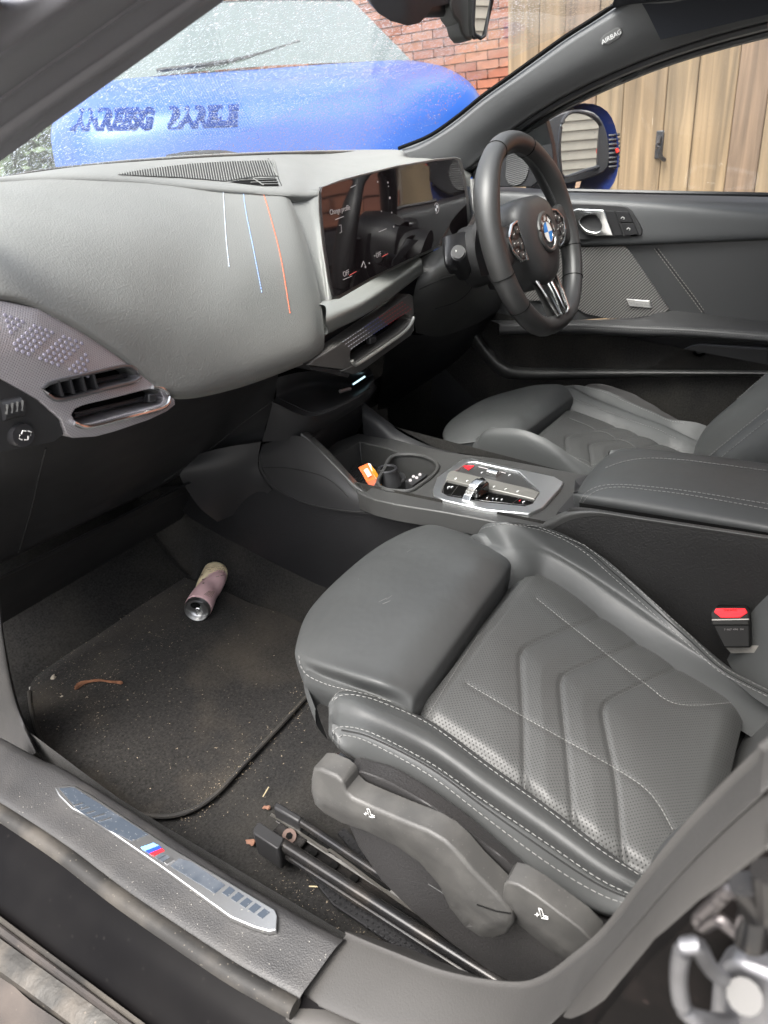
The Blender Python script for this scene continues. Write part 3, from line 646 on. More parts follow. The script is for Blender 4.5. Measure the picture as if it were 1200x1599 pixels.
if pc and pr: text('badge_lettering', 'AIRBAG', .0115, pc, pr-pc, V3(0, -.2, 1), mat('badge_print', (.45, .45, .45), .5), bd)
# windscreen
wsb = [Y(u, v, y) for u, v, y in ((0, 281, 1.02), (150, 259, 1.10), (300, 247, 1.16), (450, 240, 1.18), (560, 238, 1.16))]
wsb = [V3(-.72, .86, 1.10)]+wsb+[V3(.69, 1.02, 1.095)]
wst = [V3(-.64, .40, 1.32), V3(-.4, .31, 1.37), V3(-.1, .27, 1.385), V3(.2, .28, 1.38), V3(.4, .34, 1.365), V3(.5, .40, 1.35), V3(.62, .47, 1.33)]
mid = [a.lerp(b, .5)+V3(0, .05, .03) for a, b in zip(wsb, wst)]
glass = surf('windscreen', [wsb, mid, wst], 14, 24, wet, car)
tube('windscreen_seal', [p+V3(0, .0, -.002) for p in wsb], .006, seal, car, 8, 60)
tube('windscreen_seal', [p+V3(.006, .012, .006) for p in fa[::3]], .0045, void, car, 6, 40)
V = [V3(-.70, 1.25, 1.06), V3(.72, 1.20, 1.06), V3(.72, 1.55, 1.04), V3(-.7, 1.55, 1.04), V3(-.85, 1.6, 1.03), V3(.85, 1.6, 1.03), V3(.85, 2.4, .85), V3(-.85, 2.4, .85)]
obj('scuttle', V[:4], [(0, 1, 2, 3)], darktrim, car, False)
surf('bonnet', [[V3(-.85, 1.4, 1.0), V3(0, 1.5, 1.05), V3(.85, 1.4, 1.0)], [V3(-.85, 1.9, .97), V3(0, 1.9, 1.02), V3(.85, 1.9, .97)], [V3(-.8, 2.4, .85), V3(0, 2.5, .88), V3(.8, 2.4, .85)]], 12, 12, bluepaint, car)
tube('wiper_arm', [Y(u, v, y)+V3(0, 0, 0) for u, v, y in ((262, 246, 1.2), (300, 240, 1.19), (345, 239, 1.2), (372, 243, 1.22))], .006, darktrim, car, 6, 16)
# sill plate with inlays
platez = .4275
def zp(z): return lambda u, v: Z(u, v, z)
PLT = [(86, 1230), (100, 1226), (117, 1226), (145, 1242), (260, 1318), (380, 1390), (430, 1420), (434, 1430), (432, 1452), (420, 1454), (395, 1447), (360, 1432), (250, 1352), (140, 1276), (112, 1262), (92, 1242)]
sp_ = panel('sill_plate', PLT, zp(platez+.002), alu, car, back=V3(0, 0, -.006), g=14, bev=.0012)
def inl(name, pts, m): return panel(name, pts, zp(platez+.0024), m, sp_, back=V3(0, 0, -.0008), g=10)
inl('dark_inlay', [(93, 1231), (115, 1229), (232, 1303), (206, 1313), (170, 1296), (122, 1265)], inlay)
inl('dark_inlay', [(280, 1340), (300, 1346), (352, 1382), (336, 1395), (266, 1352)], inlay)
for i in range(5):
    u = 345+i*13.5; v = 1388+i*8.6
    inl('inlay_slash', [(u+2, v+6), (u+14, v-4), (u+23, v+2), (u+11, v+12)], inlay)
sv = mat('silver_stripe', (.6, .6, .6), .3, metal=1)
def stripe(pts, m, n='silver_slash'): return panel(n, pts, zp(platez+.0031), m, sp_, back=V3(0, 0, -.0008), g=8)
for i in range(5):
    u = 115+i*9.5; v = 1257+i*6.2; L_ = 11 if i < 3 else 16
    stripe([(u, v), (u+L_*1.2, v-L_*.36), (u+L_*1.2+2.4, v-L_*.36+1.2), (u+2.4, v+1.4)], sv)
stripe([(220, 1323), (240, 1316), (248, 1320), (227, 1328)], mblue, 'light_blue_band'); stripe([(227.5, 1328.3), (248.5, 1320.3), (253, 1324), (233, 1332.5)], mdark, 'dark_blue_band')
stripe([(233.6, 1332.8), (253.6, 1324.3), (257, 1328), (240, 1336)], mred, 'red_band')
for i in range(3): stripe([(242+i*7, 1337.5+i*4), (254+i*7, 1331+i*3.6), (259+i*7, 1334.5+i*4), (247+i*7, 1341.5+i*4)], inlay if i < 2 else sv, 'emblem_slash')
# ================================================================ DASHBOARD
dash = empty('dashboard', (0, .85, .9), 'pale grey dashboard with stitched pad, slotted air vents and defrost grille under the windscreen', 'dashboard')
def yc(*L): return [Y(u, v, y) for u, v, y in L]
c1 = yc((0, 279, .98), (0, 305, .90), (0, 345, .82), (0, 400, .755), (0, 440, .722), (0, 466, .712))
c0 = [p+V3(-.12, -.02, .01) for p in c1]
c2 = yc((100, 271, 1.0), (100, 305, .92), (100, 360, .82), (100, 430, .75), (100, 480, .718), (100, 503, .712))
c3 = yc((200, 277, 1.0), (198, 310, .93), (192, 380, .82), (186, 470, .745), (183, 530, .718), (182, 553, .712))
c4 = yc((330, 288, 1.0), (325, 330, .92), (310, 400, .83), (290, 500, .752), (270, 590, .718), (265, 617, .717))
c5 = yc((400, 292, .98), (400, 335, .91), (395, 410, .82), (380, 500, .76), (370, 575, .732), (365, 606, .74))
c6 = yc((436, 294, .965), (450, 340, .90), (463, 410, .82), (474, 480, .77), (478, 540, .74), (478, 566, .748))
c7 = yc((446, 296, .965), (468, 345, .905), (488, 410, .835), (501, 470, .785), (507, 525, .755), (502, 552, .757))
cols = [c0, c1, c2, c3, c4, c5, c6, c7]
for i, c in enumerate(cols): c.append(c[-1]+V3(0, .03, -.004)); c.append(c[-1]+V3(0, .09, .012))
pad = surf('dash_pad', cols, 70, 70, softdash, dash, sharp=80)
tops = [yc((0, 276, 1.03), (0, 281, .965)), yc((150, 254, 1.12), (150, 276, .985)), yc((300, 242, 1.18), (300, 287, .99)), yc((440, 236, 1.20), (445, 297, .955)), yc((540, 234, 1.19), (500, 297, .955)), yc((640, 235, 1.02), (610, 275, .95)), yc((690, 250, .92), (690, 262, .84)), yc((740, 262, .88), (735, 280, .84))]
tops = [[t[0]+V3(-.14, -.05, 0) for t in [tops[0]]][0:0] or [p+V3(-.14, -.06, .0) for p in tops[0]]]+tops
dtop = surf('dash_top', [[t[0], t[0].lerp(t[1], .5)+V3(0, 0, .001), t[1], t[1]+V3(0, -.005, -.02)] for t in tops], 70, 16, softdash, dash, g=cr)
val_l = [p+V3(-.004, .006, -.004) for p in yc((447, 297, .965), (468, 345, .905), (488, 410, .835), (501, 470, .785), (507, 525, .755))]
val_r = yc((502, 296, .955), (510, 345, .90), (514, 400, .835), (518, 460, .79), (525, 515, .775))
val_x = yc((570, 300, .95), (570, 345, .90), (570, 400, .85), (570, 440, .81), (570, 480, .79))
val_m = yc((470, 297, .97), (487, 345, .91), (500, 410, .843), (509, 465, .80), (515, 520, .775))
surf('dash_side_groove', [val_l, val_m, val_r, val_x], 30, 40, softdash, dash)
V, F = box_vf(V3(0, 1.08, .86), 1.48, .16, .34); obj('dash_core', V, F, void, dash, False)
# defrost grille
gr = [(186, 273), (215, 267), (250, 262), (300, 256), (350, 253), (418, 251), (424, 262), (432, 276), (405, 276), (375, 280), (352, 284), (318, 281), (280, 278), (230, 276)]
gmat = mat('grille_shadow', (.008, .008, .008), .9)
gp = panel('defrost_grille', gr, lambda u, v: on(u, v, [dtop, pad], .0008) or Y(u, v, .99), gmat, dash, g=10)
ribs = []
def gtop(u): return np.interp(u, [186, 215, 250, 300, 350, 418], [272, 267, 262, 256, 253, 250.5])
def gbot(u): return np.interp(u, [186, 230, 280, 318, 352, 375, 405, 432], [274, 276, 278, 281, 284, 280, 276, 276])
u = 186
while u < 430:
    sh_ = (u-186)/244*9
    a = on(u, gtop(min(u, 418)), [dtop], .0016); b = on(min(u+sh_, 434), gbot(min(u+sh_, 431)), [dtop, pad], .0016)
    if a and b: ribs.append(tube_vf([a, (a+b)/2, b], .00105, 4))
    u += 3.9
v, f = join(ribs); o = obj('grille_ribs', v, f, softdash, gp)
dv = [(358, 285), (385, 280), (430, 278), (436, 291), (412, 291), (385, 288)]
dp = panel('defrost_louvre', dv, lambda u, v: on(u, v, [dtop, pad], .0012) or Y(u, v, .97), void, dash, g=10)
for k, (p, q) in enumerate((((372, 283.5), (432, 281.5)), ((392, 286.5), (434, 285.5)), ((408, 289.3), (435, 289.3)), ((396, 281), (412, 291)))):
    pts = [x for x in (on(*p, [dtop, pad], .0022), on((p[0]+q[0])/2, (p[1]+q[1])/2, [dtop, pad], .0022), on(*q, [dtop, pad], .0022)) if x]
    if len(pts) > 1: tube('louvre_slat', pts, .0011, softdash, dp, 5)
line('panel_seam', [(419, 248), (428, 262), (440, 290)], [dtop], gmat, dash, .0011)
# coloured decorative stitching down the pad
stitches('blue_stitching', [(348, 288), (350, 320), (353, 370), (358, 418)], [pad], thread_pale, dash, .0058, .0042, .0014)
stitches('blue_stitching', [(379, 290), (384, 330), (395, 385), (409, 458)], [pad], thread_blue, dash, .0058, .0042, .0014)
stitches('orange_stitching', [(408, 292), (420, 330), (438, 400), (453, 490)], [pad], thread_red, dash, .0058, .0042, .0015)
# passenger side trim with two air slots
def seamv(u): return np.interp(u, [-90, 0, 60, 120, 180, 230, 265, 276], [440, 469, 482, 512, 553, 590, 620, 630])
def trimfn(u, v):
    s = max(0, min(1.6, (v-seamv(u))/90)); e = max(0, (v-640)/60)
    return Y(u, v, .713-.022*math.sin(min(1, s)*1.57)+.012*e*e)
TO = [(-90, 445), (-40, 456), (0, 469), (60, 482), (120, 512), (180, 553), (230, 591), (262, 614), (273, 624), (274, 632), (262, 642), (235, 655), (180, 674), (150, 682), (115, 684), (104, 676), (96, 655), (60, 624), (0, 590), (-90, 560)]
def rr_slot(L, n=28): return [tuple(p) for p in cr(L, n, True)]
S1 = rr_slot([(66, 606), (80, 597), (130, 585), (188, 572), (207, 574), (217, 587), (212, 595), (160, 608), (96, 624), (78, 619)])
S2 = rr_slot([(112, 648), (124, 635), (180, 621), (238, 607), (252, 612), (257, 624), (248, 633), (190, 648), (136, 662), (119, 658)])
trimm = mat('pearl_dash_trim', (.40, .385, .405), .38, metal=.55, var=(5, .9, 1.1))
hexdots(trimm, .0036, .0036, .0007, (.24, .225, .245), axes=('X', 'Z'))
tr = panel('dash_trim', TO, trimfn, trimm, dash, holes=[S1, S2], back=V3(0, .02, 0), hback=V3(.0, .035, .0), g=9, bev=.0025, floor='vent_duct', floorm=void)
def hole_rim(name, S, fn, m, r, par, sel=None):
    pts = [fn(u, v)+V3(0, -.0015, 0) for u, v in S]
    if sel: pts = pts[sel[0]:sel[1]]
    return tube(name, pts, r, m, par, 8, closed=sel is None)
hole_rim('vent_rim', S1, trimfn, mat('dark_chrome', (.22, .22, .23), .3, metal=.9), .0022, tr)
ring = rr_slot([(112, 648), (124, 635), (180, 621), (238, 607), (254, 611), (259, 625), (248, 635), (190, 650), (136, 664), (117, 660)], 60)
tube('chrome_lip', [trimfn(u, v)+V3(0, -.003, 0) for u, v in cr([(236, 604), (254, 608), (262, 622), (250, 637), (190, 653), (136, 666), (113, 660)], 50)], .0026, chrome, tr, 8)
for u in (92, 110, 129, 147):
    p = trimfn(u, 606-(u-92)*.17)+V3(0, .006, 0); V, F = box_vf(p, .002, .02, .016); obj('vent_vane', V, F, darktrim, tr)
tube('vent_blade', [trimfn(82, 613)+V3(0, .014, -.002), trimfn(208, 585)+V3(0, .014, -.002)], .003, darktrim, tr, 6)
tube('vent_blade', [trimfn(128, 651)+V3(0, .014, 0), trimfn(246, 622)+V3(0, .014, 0)], .003, darktrim, tr, 6)
V, F = box_vf(trimfn(240, 622)+V3(0, .006, 0), .012, .01, .010, Matrix.Rotation(.25, 3, 'Y')); bevel(obj('vent_tab', V, F, darktrim, tr), .002)
# large dimples pressed into the trim
dm = mat('trim_dimple', (.22, .21, .27), .6, metal=.2); dl = []
for r in range(7):
    for c in range(15):
        u = 8+c*9.2+r*3.1; v = 492+r*9+c*3.4
        if v < seamv(u)+12 or u > 138 or (c+r) % 5 == 4: continue
        p = trimfn(u, v)+V3(0, -.0004, 0); n = V3(0, -1, .25).normalized(); dl.append(tube_vf([p, p+n*.0006], [.0021, .0015], 8))
v, f = join(dl); obj('trim_dimples', v, f, dm, tr)
# black end module with thumb wheel and mirror knob, left of the trim
def endfn(u, v): return Y(u, v, .695+.0002*max(0, v-650))
EO = [(-90, 553), (0, 591), (55, 622), (92, 655), (100, 678), (86, 690), (40, 700), (0, 706), (-90, 716)]
em = panel('end_module', EO, endfn, dark_pl, dash, back=V3(0, .05, 0), g=14, bev=.004)
tw = tube('thumb_wheel', [endfn(2, 641)+V3(0, .002, 0), endfn(33, 634)+V3(0, .002, 0)], .0105, darktrim, em, 20, sx=1)
for k in range(4): tube('wheel_rib', [endfn(4+k*8, 647-k*2)+V3(0, -.0075, .001), endfn(5+k*8, 630-k*2)+V3(0, -.0075, 0)], .0016, mat('rib_grey%d' % k, (.06, .06, .058), .5), em, 5)
kb = tube('mirror_knob', [endfn(30, 678)+V3(0, .003, 0), endfn(30, 678)+V3(0, -.008, 0)], [.0125, .0115], darktrim, em, 28)
for u, v, a in ((18, 684, 2), (44, 671, 0), (26, 668, 1), (36, 686, 3)):
    c = endfn(30+(u-30)*.62, 678+(v-678)*.62)+V3(0, -.010, 0); d = (endfn(u, v)-endfn(30, 678)); d.y = 0; d.normalize(); s = V3(-d.z, 0, d.x)
    tube('knob_arrow', [c-d*.0012+s*.0028, c+d*.0012, c-d*.0012-s*.0028], .0006, white, kb, 5)
# lower dash and glovebox
G1 = yc((-60, 560, .75), (-60, 640, .77), (-60, 720, .86), (-60, 860, .99), (-60, 915, 1.05))
G2 = yc((20, 620, .74), (10, 680, .78), (10, 760, .90), (12, 840, 1.0), (14, 874, 1.05))
G3 = yc((120, 650, .745), (120, 700, .82), (120, 760, .93), (125, 800, 1.0), (130, 817, 1.04))
G4 = yc((240, 625, .76), (240, 670, .83), (242, 710, .92), (248, 740, 1.0), (255, 757, 1.04))
G5 = yc((380, 580, .79), (370, 620, .84), (360, 660, .91), (345, 690, .97), (335, 705, 1.0))
G6 = yc((440, 560, .80), (432, 600, .83), (425, 640, .87), (415, 665, .90), (408, 690, .92))
gv = [G1, G2, G3, G4, G5, G6]
for g_ in gv: g_.append(g_[-1]+V3(0, .08, .01)); g_.append(g_[-1]+V3(0, .25, .05))
glove = surf('glovebox', gv, 50, 50, dark_pl, dash)
line('glovebox_seam', [(432, 622), (380, 660), (330, 700), (300, 722), (255, 752)], [glove], gmat, dash, .0016)
line('glovebox_seam', [(72, 700), (62, 740), (48, 800), (30, 862)], [glove], gmat, dash, .0013)
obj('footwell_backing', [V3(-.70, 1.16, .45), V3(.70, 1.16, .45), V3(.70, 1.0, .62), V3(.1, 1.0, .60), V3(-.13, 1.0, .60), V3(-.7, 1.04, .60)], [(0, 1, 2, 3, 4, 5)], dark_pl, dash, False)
# infotainment screen
sc_ = empty('curved_display', (.18, .74, .95), 'long curved glossy display on the dashboard, faint white symbols and bricks mirrored in it', 'screen')
def scy(u, v): return float(np.interp(u, [490, 503, 560, 620, 680, 715, 740], [.690, .692, .703, .722, .748, .768, .785]))- (v-355)*.00008
T_ = [(502, 299), (520, 291), (560, 277), (620, 262), (680, 252), (708, 249)]; Bm = [(523, 463), (535, 456), (580, 434), (640, 404), (690, 381), (731, 359)]
TB = [(502, 299), (504, 292), (540, 282), (560, 276), (620, 261.5), (680, 251.5), (709, 248.5), (716, 251), (722, 272), (728, 310), (731, 357), (728, 361), (690, 381), (640, 404), (580, 433), (530, 461), (523, 463), (517, 440), (508, 380), (503, 330)]
scr = panel('display_glass', TB, lambda u, v: Y(u, v, scy(u, v)), glassd, sc_, back=V3(0, .006, 0), g=9, sharp=30)
BZ = [(497, 301), (500, 292), (540, 278), (560, 273), (620, 258.5), (680, 248.5), (712, 245.5), (720, 249), (726, 272), (732, 310), (735, 358), (731, 364), (690, 385), (640, 408), (580, 438), (530, 467), (519, 468), (512, 440), (503, 380), (498, 330)]
bz = panel('display_housing', BZ, lambda u, v: Y(u, v, scy(u, v)+.003), mat('display_bezel', (.20, .20, .19), .35, metal=.6), sc_, back=V3(.016, .008, 0), g=12, bev=.001)
panel('display_stand', [(600, 330), (640, 320), (700, 300), (700, 360), (640, 390), (600, 400)], lambda u, v: Y(u, v, scy(u, v)+.03), darktrim, sc_, back=V3(0, .1, 0), g=30)
def scp(u, v): return Y(u, v, scy(u, v)-.0008)
def stext(s, u0, v0, u1, v1, size, m):
    a = scp(u0, v0); b = scp(u1, v1); text('display_lettering', s, size, (a+b)/2, b-a, V3(0, 0, 1), m, scr, .0001)
stext('Change profile', 520, 331, 543, 325, .0105, litdim)
stext('OFF', 537, 429, 545, 425, .011, litdim); stext('OFF', 587, 400, 596, 396, .011, litdim)
for (a, b), m in ((((548, 293), (556, 289)), litdim), (((524, 343), (537, 338)), litdim), (((546, 430), (557, 424)), litred), (((597, 401), (606, 396)), litred), (((536, 437), (550, 431)), litdim), (((592, 362), (604, 357)), litdim)):
    tube('display_line', [scp(*a), scp(*b)], .0004, m, scr, 4)
for u, v, r in ((606, 285, .0016), (607, 291, .001), (609, 309, .002), (612, 332, .0014), (615, 354, .0017), (590, 284, .0014), (571, 417, .0018), (577, 411, .0014), (596, 330, .0011)):
    tube('display_icon', [scp(u, v), scp(u, v)+V3(0, -.0004, 0)], r, litdim, scr, 8)
tube('display_icon', [scp(565, 417), scp(568, 408), scp(571, 415)], .0005, litdim, scr, 5); tube('display_icon', [scp(530, 352), scp(533, 351), scp(534, 362), scp(531, 364)], .0004, litdim, scr, 4)
cx_ = scp(682, 325)
tube('display_emblem', [cx_+V3(math.cos(t)*.0092, 0, math.sin(t)*.0092) for t in np.linspace(0, 6.28, 28)[:-1]], .0005, litdim, scr, 4, closed=True)
for s in (0, 1):
    a0 = s*math.pi; pts = [cx_]+[cx_+V3(math.cos(a0+t)*.006, -.0002, math.sin(a0+t)*.006) for t in np.linspace(0, 1.57, 6)]
    obj('emblem_quarter', pts, [tuple(range(7))], lit, scr, False)
# satin bar under the screen, dark recess, centre vent module
bt = yc((508, 478, .765), (560, 462, .765), (610, 432, .765), (655, 402, .775)); bm_ = yc((509, 500, .742), (565, 474, .742), (612, 444, .745), (659, 410, .752)); bb = yc((511, 521, .752), (565, 495, .752), (615, 462, .756), (660, 427, .764))
bar = surf('satin_bar', [[p+V3(0, .03, .002) for p in bt], bt, bm_, bb, [p+V3(0, .03, 0) for p in bb]], 24, 30, mat('satin_grey_trim', (.19, .195, .185), .4, metal=.35, var=(6, .93, 1.07)), dash)
obj('bar_end', [bt[-1]+V3(.001, .03, 0), bt[-1]+V3(.001, 0, 0), bm_[-1]+V3(.001, 0, 0), bb[-1]+V3(.001, 0, 0), bb[-1]+V3(.001, .03, 0)], [(0, 1, 2, 3, 4)], grey_pl, dash)
rc = surf('recess', [yc((505, 515, .79), (570, 490, .79), (665, 425, .80)), yc((503, 545, .785), (570, 525, .785), (655, 465, .80)), yc((495, 575, .78), (560, 570, .78), (660, 480, .79))], 10, 16, dark_pl, dash)
def cvf(u, v): return Y(u, v, .742+.0006*max(0, 540-v)*.35)
ctrim = mat('centre_vent_trim', (.085, .08, .075), .45, metal=.2, bump=('noise', 400, .1, .0004)); hexdots(ctrim, .0028, .0028, .0006, (.05, .048, .046), axes=('X', 'Z'))
SL = rr_slot([(548, 548), (556, 541), (600, 511), (630, 492), (640, 492), (642, 499), (626, 517), (580, 549), (554, 566), (548, 564)], 30)
CVO = [(482, 570), (492, 561), (525, 541), (600, 489), (640, 459), (645, 462), (647, 489), (645, 503), (620, 532), (560, 572), (548, 580), (534, 577)]
cv = panel('centre_vent', CVO, cvf, ctrim, dash, holes=[SL], back=V3(0, .03, 0), g=9, bev=.0015, floor='vent_duct', floorm=void, hback=V3(0, .03, .002))
tube('vent_lip', [cvf(u, v)+V3(0, -.004, 0) for u, v in cr([(547, 563), (550, 568), (556, 568), (584, 550), (628, 519), (641, 502), (643, 495)], 40)], .0033, mat('lip_satin', (.34, .34, .32), .35, metal=.6), cv, 8)
panel('vent_lower_panel', [(532, 579), (548, 572), (562, 566), (625, 524), (646, 497), (646, 515), (640, 524), (560, 582), (550, 585)], lambda u, v: cvf(u, v)+V3(0, -.002, 0), grey_pl, cv, back=V3(0, .03, 0), g=10, bev=.0015)
panel('vent_lower_panel', [(476, 566), (482, 571), (532, 578), (549, 585), (545, 590), (520, 583), (488, 577)], lambda u, v: cvf(u, v)+V3(0, .003, 0), dark_pl, cv, back=V3(0, .03, 0), g=10)
V, F = box_vf(cvf(586, 531)+V3(0, .008, 0), .02, .01, .012, Matrix.Rotation(-.0, 3, 'Y')); bevel(obj('vent_tab', V, F, darktrim, cv), .002)
for r in range(4):
    for seg, m in (((0, .34), 'w'), ((.34, .62), 'b'), ((.62, 1), 'r')):
        parts = []; t = seg[0]
        while t < seg[1]:
            u = 535+t*92+r*4.5; v = 534-t*61+r*3.5
            p = cvf(u, v)+V3(0, -.0003, 0); q = cvf(u+2.1, v-1.4)+V3(0, -.0003, 0); parts.append(tube_vf([p, q], .0005, 4)); t += .042
        v_, f_ = join(parts); obj('pale_dashes' if m == 'w' else 'blue_dashes' if m == 'b' else 'red_dashes', v_, f_, {'w': mat('dash_pale', (.5, .5, .55), .5), 'b': mat('dash_blue', (.08, .10, .34), .5), 'r': mat('dash_red', (.45, .02, .03), .5)}[m], cv)
# shelf below the centre vent
shelf = surf('centre_shelf', [yc((430, 590, .83), (480, 580, .80), (560, 582, .78), (575, 575, .79)), yc((432, 618, .83), (490, 600, .84), (550, 600, .84), (583, 585, .80)), yc((425, 628, .82), (488, 645, .775), (560, 615, .765), (584, 592, .775)), yc((425, 634, .82), (490, 652, .775), (560, 625, .765), (585, 600, .775)), yc((410, 690, .85), (480, 680, .80), (565, 632, .79), (590, 605, .80))], 40, 40, dark_pl, dash)
tube('blue_light_strip', yc((552, 600, .79), (570, 588, .79)), .0016, mat('pale_blue_light', (.4, .6, .65), .4, emit=((.5, .8, .9), .5)), dash, 6)
tube('usb_port', yc((532, 611, .785), (546, 607, .785)), .002, mat('port_metal', (.4, .38, .38), .3, metal=.8), dash, 6)
line('shelf_seam', [(432, 620), (462, 634), (492, 644), (540, 628), (578, 606)], [shelf], gmat, dash, .001)
# driver side of the dash: steering column surround
drv = surf('driver_dash_panel', [yc((655, 405, .78), (655, 425, .775), (645, 470, .78), (650, 520, .82)),
    yc((700, 378, .77), (690, 420, .74), (690, 470, .76), (690, 525, .82)),
    yc((735, 345, .75), (740, 400, .72), (745, 450, .74), (745, 505, .80)),
    yc((745, 300, .80), (760, 360, .74), (780, 430, .76), (790, 480, .80)),
    yc((742, 270, .86), (790, 300, .86), (850, 400, .86), (850, 470, .86))], 40, 40, grey_pl, dash)
surf('driver_knee_panel', [yc((600, 520, .84), (690, 520, .82), (790, 478, .80), (870, 440, .86)), yc((600, 560, .90), (690, 560, .90), (790, 540, .92), (860, 520, .95)), yc((590, 640, 1.15), (690, 620, 1.15), (790, 600, 1.12), (860, 560, 1.1))], 24, 30, dark_pl, dash)
line('column_seam', [(655, 452), (700, 432), (740, 425), (736, 450), (715, 470), (680, 482)], [drv], gmat, dash, .0012)
sk = surf('column_collar', [yc((690, 372, .72), (700, 368, .70), (730, 362, .70), (745, 380, .71)), yc((694, 410, .69), (700, 412, .675), (725, 412, .675), (748, 402, .70)), yc((700, 425, .72), (708, 428, .70), (735, 424, .70), (752, 408, .72))], 10, 10, darktrim, dash)
stk = tube('indicator_stalk', yc((724, 425, .70), (716, 395, .655)), [.0165, .0135], darktrim, dash, 24)
tube('stalk_ring', [Y(716, 395, .656), Y(715.5, 393, .652)], .0118, mat('ring_grey', (.02, .02, .02), .4), stk, 24)
for u, v in ((713, 392), (719, 396)): tube('stalk_symbol', [Y(u-1, v, .6505), Y(u, v, .6495)], .0018, white, stk, 8)
surf('paddle_shifter', [yc((745, 352, .63), (752, 350, .63)), yc((742, 390, .625), (752, 388, .625)), yc((752, 432, .62), (768, 428, .62))], 10, 6, darktrim, dash)
solid(dash.children[-1], .004)
surf('column_shroud', [yc((738, 350, .70), (750, 338, .66), (790, 330, .66)), yc((740, 400, .70), (758, 400, .65), (800, 400, .65)), yc((765, 452, .70), (790, 455, .66), (830, 440, .66))], 16, 16, dark_pl, dash)
# right end of the dash: tweeter triangle and end vent
surf('dash_end', [yc((726, 283, .86), (745, 280, .83), (800, 300, .84)), yc((735, 320, .83), (750, 330, .80), (820, 340, .82)), yc((740, 350, .83), (760, 370, .80), (840, 400, .82))], 14, 14, mat('satin_dash_end', (.10, .10, .097), .45), dash)
tube('chrome_edge', yc((741, 285, .80), (747, 310, .79), (750, 340, .78)), .0025, chrome, dash, 6, 16)

# ================================================================ CENTRE CONSOLE
con = empty('centre_console', (0, .45, .45), 'centre console between the seats with shifter panel, cup holders and storage bin', 'console')
def czf(u, v):
    zb = .615
    # ridges climb towards the dash
    t = max(0, (708-v)/80) if u > 560 else 0
    return Z(u, v, zb)
# deck: far border + near border + rear deck as one plate with openings
RING = [(676, 764), (683, 745), (722, 717), (738, 715), (800, 730), (866, 744), (880, 752), (874, 764), (848, 792), (826, 802), (760, 796), (694, 781), (679, 775)]
CUP = rr_slot([(600, 735), (612, 715), (640, 711), (668, 716), (684, 728), (678, 742), (655, 760), (640, 768), (618, 768), (600, 765), (590, 755)], 40)
BIN = [(560, 764), (543, 748), (520, 716), (562, 690), (604, 700), (622, 706), (606, 716), (594, 738), (582, 760), (572, 768)]
DECK = [(560, 770), (552, 752), (520, 714), (500, 700), (560, 676), (610, 684), (640, 692), (700, 706), (780, 716), (870, 733), (935, 745), (985, 772), (960, 830), (900, 832), (830, 828), (760, 812), (690, 799), (620, 788), (585, 780)]
deck = panel('console_deck', DECK, czf, grey_pl, con, holes=[CUP, BIN], back=V3(0, 0, -.03), hback=V3(0, 0, -.075), g=10, bev=.002)
cupw = prism('cup_holder_well', [czf(u, v)+V3(0, 0, -.07) for u, v in CUP], V3(0, 0, -.002), void, con)
binf = prism('bin_floor', [czf(u, v)+V3(0, 0, -.045) for u, v in BIN], V3(0, 0, -.002), black_pl, con)
bp0 = [czf(u, v)+V3(0, 0, -.043) for u, v in BIN]
xs = [p.x for p in bp0]; ys = [p.y for p in bp0]
nrib = 22
for i in range(nrib):
    yy = min(ys)+.01+(max(ys)-min(ys)-.02)*i/(nrib-1)
    xa = min(xs)+.012; xb = max(xs)-.012
    tube('rubber_rib', [V3(xa, yy-.02, .5735), V3((xa+xb)/2, yy, .5735), V3(xb, yy+.02, .5735)], .0018, dark_pl, binf, 6)
# rising bin walls towards the dash
lw_t = [X(u, v, -.115) for u, v in ((470, 680), (500, 708), (530, 738), (556, 764), (580, 779))]
lw_i = [X(u, v, -.085) for u, v in ((487, 681), (520, 712), (545, 740), (568, 764), (592, 775))]
surf('bin_left_ridge', [[p+V3(-.004, 0, -.03) for p in lw_t], lw_t, [p+V3(.006, 0, .003) for p in lw_t], [p+V3(0, 0, .002) for p in lw_i], [p+V3(.002, 0, -.05) for p in lw_i]], 16, 30, grey_pl, con)
rw_o = [X(u, v, .12) for u, v in ((566, 628), (600, 655), (635, 680), (690, 702), (760, 714))]
rw_i = [X(u, v, .098) for u, v in ((566, 648), (596, 672), (628, 702), (665, 712), (700, 712))]
surf('bin_right_ridge', [[p+V3(.01, 0, -.06) for p in rw_o], [p+V3(.004, 0, -.008) for p in rw_o], rw_o, [p+V3(0, 0, .002) for p in rw_i], [p+V3(-.003, 0, -.06) for p in rw_i]], 18, 30, dark_pl, con)
surf('bin_back_wall', [[X(478, 680, -.10), Y(525, 655, .81), X(565, 631, .11)], [X(492, 688, -.09), Y(530, 672, .825), X(566, 650, .11)], [Z(516, 713, .572), Z(540, 700, .572), Z(566, 688, .572)]], 14, 16, black_pl, con)
rs_ = surf('bin_side_wall', [[X(566, 646, .11), X(600, 672, .105), X(630, 704, .1)], [Z(566, 690, .572), Z(600, 700, .572), Z(626, 708, .58)]], 8, 12, black_pl, con)
tube('cup_collar', [czf(u, v)+V3(0, 0, .002) for u, v in CUP], .0035, grey_pl, con, 8, closed=True)
